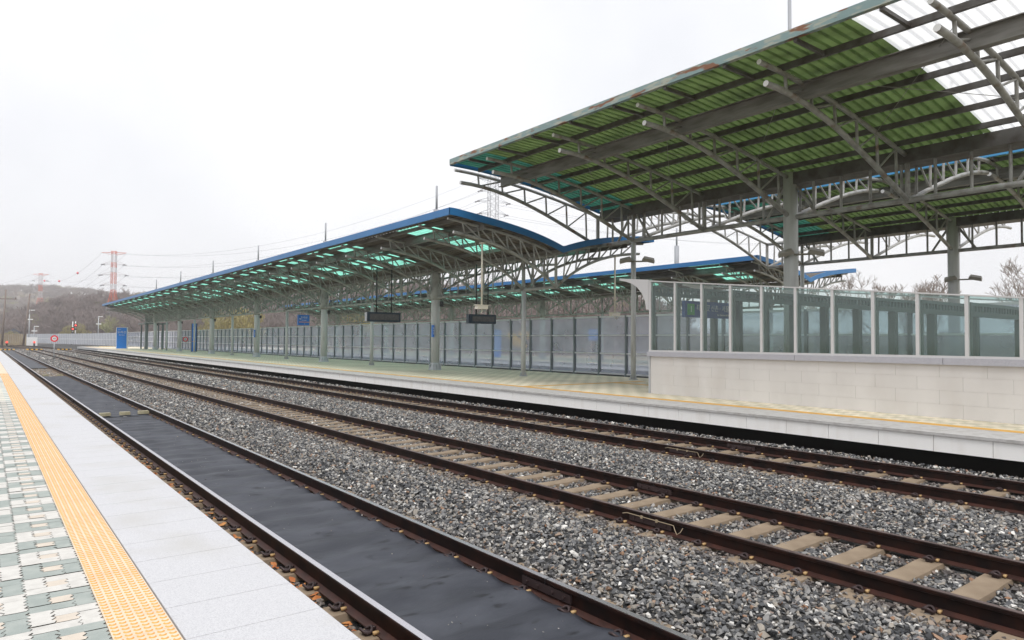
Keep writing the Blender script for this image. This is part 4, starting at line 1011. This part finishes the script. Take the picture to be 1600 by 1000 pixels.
for k in range(6):
    tr, cr_ = branch_tree(100+k, 11, 4, 4, .20, .62, 3, .045, .5); cr_.add(tr.v, tr.f)
    me_o = cr_.build('bare_tree', M['woods']); COL.objects.unlink(me_o); wood.objects.link(me_o)
P = []; SC = []
for _ in range(5200):
    px = random.uniform(-120, 1750); t = random.uniform(.0, 1.12)**.8
    if px > 1100 and random.random() < .35: continue
    D_ = np.interp(px, RX, RD); dep = D_*(.62+.38*t) if px < 700 else D_*(.55+.45*t)
    x, y = place(px, dep)
    if 20 < x < 60 and y < 160: continue
    P.append((x, y, hill_z(px, t)-.3)); s = random.uniform(.8, 1.3)*(1 if px < 1060 else .55); SC.append((s, s, s*random.uniform(.85, 1.1)))
for _ in range(1500):
    px = random.uniform(-120, 420); t = random.uniform(.05, 1.05); dep = 620+330*t; x, y = place(px, dep); H = HC+(526.8-FY(px))*950/f_px-8
    P.append((x, y, -.8+H*math.sin(min(t, 1)*math.pi/2))); s = random.uniform(.9, 1.3); SC.append((s*1.4, s*1.4, s))
n = len(P); R_ = np.stack([np.zeros(n), np.zeros(n), RNG.uniform(0, 6.28, n)], 1)
tag(instancer('bare_woodland', P, R_, SC, RNG.integers(0, 6, n), wood), 'bare brown woodland covering the hills behind the station', kind='stuff')

# individual bare trees at right
for k, (px, dep, H, sd_) in enumerate(((1368, 88, 10.2, 3), (1420, 84, 10.8, 11), (1463, 92, 9.6, 5), (1603, 80, 11.2, 8), (1300, 95, 8.0, 21))):
    x, y = place(px, dep); D = empty('bare_tree', (x, y, -.4), ['bare tree rising behind the shelter, leftmost of the group near the right thick column', 'broad bare tree between the leftmost bare tree and the right thick column', 'slim bare tree just left of the right thick column', 'bare tree at the right edge of the picture behind the shelter', 'low bare tree seen through the shelter glass left of the others'][k], 'tree', 'bare trees behind the glass shelter')
    tr, cr_ = branch_tree(sd_, H*1.42, 6, 3, .19, .50, 3, .026, .35); tr.build('trunk', M['bark2'], D); cr_.build('crown', M['bark2'], D)

# yellow spring willows
def leafy(name, px, dep, H, Wd, z0, m_, lab, n=2600, leaf=.30, grp='yellow green spring trees at the foot of the hill'):
    x, y = place(px, dep); D = empty(name, (x, y, z0), lab, 'tree', grp)
    tr = MB(); tr.tube([(0, 0, -.3), (.1, 0, H*.3), (-.1, .1, H*.55)], [.25, .2, .1], 6)
    rg = random.Random(int(px*7)); cl = [(rg.uniform(-Wd/2, Wd/2)*.8, rg.uniform(-Wd/2, Wd/2)*.6, H*rg.uniform(.35, .88), rg.uniform(.16, .30)*Wd) for _ in range(11)]
    for c in cl: tr.tube([(0, 0, H*.35), (c[0]*.5, c[1]*.5, (H*.4+c[2])/2), (c[0], c[1], c[2])], [.09, .06, .03], 4)
    tr.build('trunk', M['bark'], D); b = MB()
    for i in range(n):
        c = cl[i % len(cl)]; v = Vector((rg.gauss(0, 1), rg.gauss(0, 1), rg.gauss(0, 1))).normalized()*rg.uniform(.5, 1)**.6; p = Vector(c[:3])+Vector((v.x*c[3], v.y*c[3], v.z*c[3]*.75))
        if p.z < .2: continue
        a = Vector((rg.uniform(-.5, .5), rg.uniform(-.5, .5), -1)).normalized()*leaf*rg.uniform(.6, 1.5); s = Vector((rg.uniform(-1, 1), rg.uniform(-1, 1), 0)).normalized()*leaf*.28
        b.add([p-a, p+s, p+a, p-s], [(0, 1, 2, 3)])
    b.build('crown', m_, D)
leafy('willow', 121, 268, 7.2, 8.5, -.3, M['yellowleaf'], 'rounded yellow green tree behind the pair of signals'); leafy('willow', 104, 272, 5.0, 5.5, -.3, M['yellowleaf'], 'smaller yellow green tree left of the pair of signals')
leafy('willow', 362, 150, 9.0, 10, -.3, M['yellowleaf'], 'large yellow willow seen under the middle of the long canopy'); leafy('willow', 338, 165, 8.3, 9, -.3, M['yellowleaf'], 'yellow willow left of the large one under the long canopy'); leafy('willow', 385, 140, 8.4, 8, -.3, M['yellowleaf'], 'yellow willow right of the large one under the long canopy')
leafy('willow', 560, 180, 12.5, 9, .5, M['yellowleaf'], 'tall yellow green tree behind the hanging displays'); leafy('shrub', 14, 250, 4.4, 8, -.3, M['yellowleaf'], 'yellow shrub behind the brown board fence', 1500); leafy('shrub', 215, 240, 3.2, 5, -.3, M['yellowleaf'], 'small yellow shrub behind the barrier right of the name board', 900)
leafy('shrub', 810, 108, 4.3, 3.2, -.3, mat('ochre_leaf', (.55, .36, .04), .8), 'bright ochre bush just above the barrier by the thin column', 900, .18); leafy('shrub', 225, 330, 15, 9, 4, M['greenleaf'], 'pale green tree on the hillside right of the red and white pylon', 1200, .5)

# ================================================================ PYLONS AND CABLES
def pylon(px, dep, z0, ztop_, wb, wt, arms, lab, seq, rot=0, r=.10):
    x, y = place(px, dep); D = empty('transmission_pylon', (x, y, z0), lab, 'pylon', 'lattice power pylons', rz=-YAW+rot)
    H = ztop_-z0; parts = [MB(), MB(), MB()]; waist = H*.55
    def hw(z): return (wb+(wt-wb)*min(z/waist, 1)**.85)/2
    n = 16; zs = [H*(1-(1-i/n)**1.25) for i in range(n+1)]
    for i in range(n):
        a, c = zs[i], zs[i+1]; mb = parts[seq(a/H)]
        for sx, sy in ((1, 1), (1, -1), (-1, -1), (-1, 1)):
            mb.tube([(sx*hw(a), sy*hw(a), a), (sx*hw(c), sy*hw(c), c)], r, 4, 0, False)
        cs = [(1, 1), (1, -1), (-1, -1), (-1, 1)]
        for k in range(4):
            p, q = cs[k], cs[(k+1) % 4]
            mb.tube([(p[0]*hw(a), p[1]*hw(a), a), (q[0]*hw(c), q[1]*hw(c), c)], r*.5, 3, 0, False); mb.tube([(q[0]*hw(a), q[1]*hw(a), a), (p[0]*hw(c), p[1]*hw(c), c)], r*.5, 3, 0, False)
            mb.tube([(p[0]*hw(c), p[1]*hw(c), c), (q[0]*hw(c), q[1]*hw(c), c)], r*.5, 3, 0, False)
    tips = []
    for j, (f, L_) in enumerate(arms):
        z = H*f; mb = parts[seq(f)]; h = hw(z)
        for s in (-1, 1):
            for sy in (-1, 1):
                mb.tube([(s*h, sy*h, z), (s*L_, 0, z-(0 if j else 0))], r*.6, 4, 0, False); mb.tube([(s*h, sy*h, z+(1.5 if j else -1.2)), (s*L_, 0, z)], r*.5, 4, 0, False)
            if j: parts[0].tube([(s*L_, -1.8, z-.4), (s*L_, 0, z-.1), (s*L_, 1.8, z-.4)], .14, 5); parts[0].tube([(s*L_-1, 0, z-.5), (s*L_+.9, 0, z-.3)], .16, 5)
            tips.append((s*L_, z-.3))
    for mb, nm, mt in ((parts[0], 'grey_lattice', M['lattice']), (parts[1], 'red_lattice', M['latred']), (parts[2], 'pale_lattice', M['latwhite'])):
        if mb.v: mb.build(nm, mt, D)
    Rm = Matrix.Rotation(-YAW+rot, 3, 'Z'); return [tuple(Vector((x, y, z0))+Rm @ Vector((a, 0, z))) for a, z in tips]
ARM = [(.985, 5.4), (.86, 4.7), (.745, 5.6), (.635, 4.9)]
tA = pylon(176, 320, -.4, 42.3, 10.5, 1.7, ARM, 'larger red and white lattice pylon above the end of the canopy', lambda f: 0 if f < .42 else (1 if f < .54 or .64 < f < .73 or f > .80 and f < .86 or f > .93 else 2), .15, .115)
tB = pylon(62, 500, 12, 48.5, 9, 1.8, ARM, 'smaller farther red and white pylon at the left', lambda f: 0 if f < .3 else (1 if f < .5 or .64 < f < .74 or f > .93 else 2), .15, .11)
tC = pylon(769, 250, 14, 62, 11, 3.0, [(.97, 5.5), (.88, 5.0), (.80, 6.0), (.71, 5.2)], 'dark lattice pylon seen in the gap between the two canopies', lambda f: 0, .4, .09)
def cable(p, q, sag, r, root, balls=0):
    b = MB(); P = []
    for k in range(25): t = k/24; P.append(Vector(p).lerp(Vector(q), t)+Vector((0, 0, -4*sag*t*(1-t))))
    b.tube(P, r, 3, 0, False); wobj(b, 'cable', M['wire'], root)
    if balls:
        b = MB()
        for k in range(balls):
            t = (k+1)/(balls+1); c = P[int(t*24)]; bm_ = [(c+Vector((0, 0, .7)))]+[c+Vector((.7*math.cos(a), .7*math.sin(a), 0)) for a in (0, 1.57, 3.14, 4.71)]+[c-Vector((0, 0, .7))]
            b.add(bm_, [(0, 1, 2), (0, 2, 3), (0, 3, 4), (0, 4, 1), (5, 2, 1), (5, 3, 2), (5, 4, 3), (5, 1, 4)])
        wobj(b, 'marker_balls', M['red'], root)
D = empty('power_lines', tuple(tA[0]), 'thin power cables with red marker balls strung between the pylons', 'power lines')
for i in range(8):
    cable(tA[i], tB[i], 9, .05, D, 3 if i == 0 else 0); cable(tA[i], tC[i], 10, .045, D)
    x, y = place(-200, 640); cable(tB[i], (x, y, 42-2*i), 8, .06, D, 3 if i == 0 else 0)
    x, y = place(1500, 330); cable(tC[i], (x+i % 2*9, y, 66-3*(i//2)), 9, .045, D)

# ================================================================ HAZE: pale damp air round everything
hz = MB(); hz.box((-700, -60, -1.6), (900, 1300, 110)); h_ = hz.build('haze', bpy.data.materials.new('damp_air')); tag(h_, 'pale damp air over the whole station', kind='stuff')
hm = bpy.data.materials['damp_air']; hm.use_nodes = True; ht = hm.node_tree; ht.nodes.clear()
ho = ht.nodes.new('ShaderNodeOutputMaterial'); hv = ht.nodes.new('ShaderNodeVolumePrincipled'); ht.links.new(hv.outputs[0], ho.inputs['Volume'])
hv.inputs['Color'].default_value = (.99, .99, 1, 1); hv.inputs['Density'].default_value = .0005; hv.inputs['Anisotropy'].default_value = .3
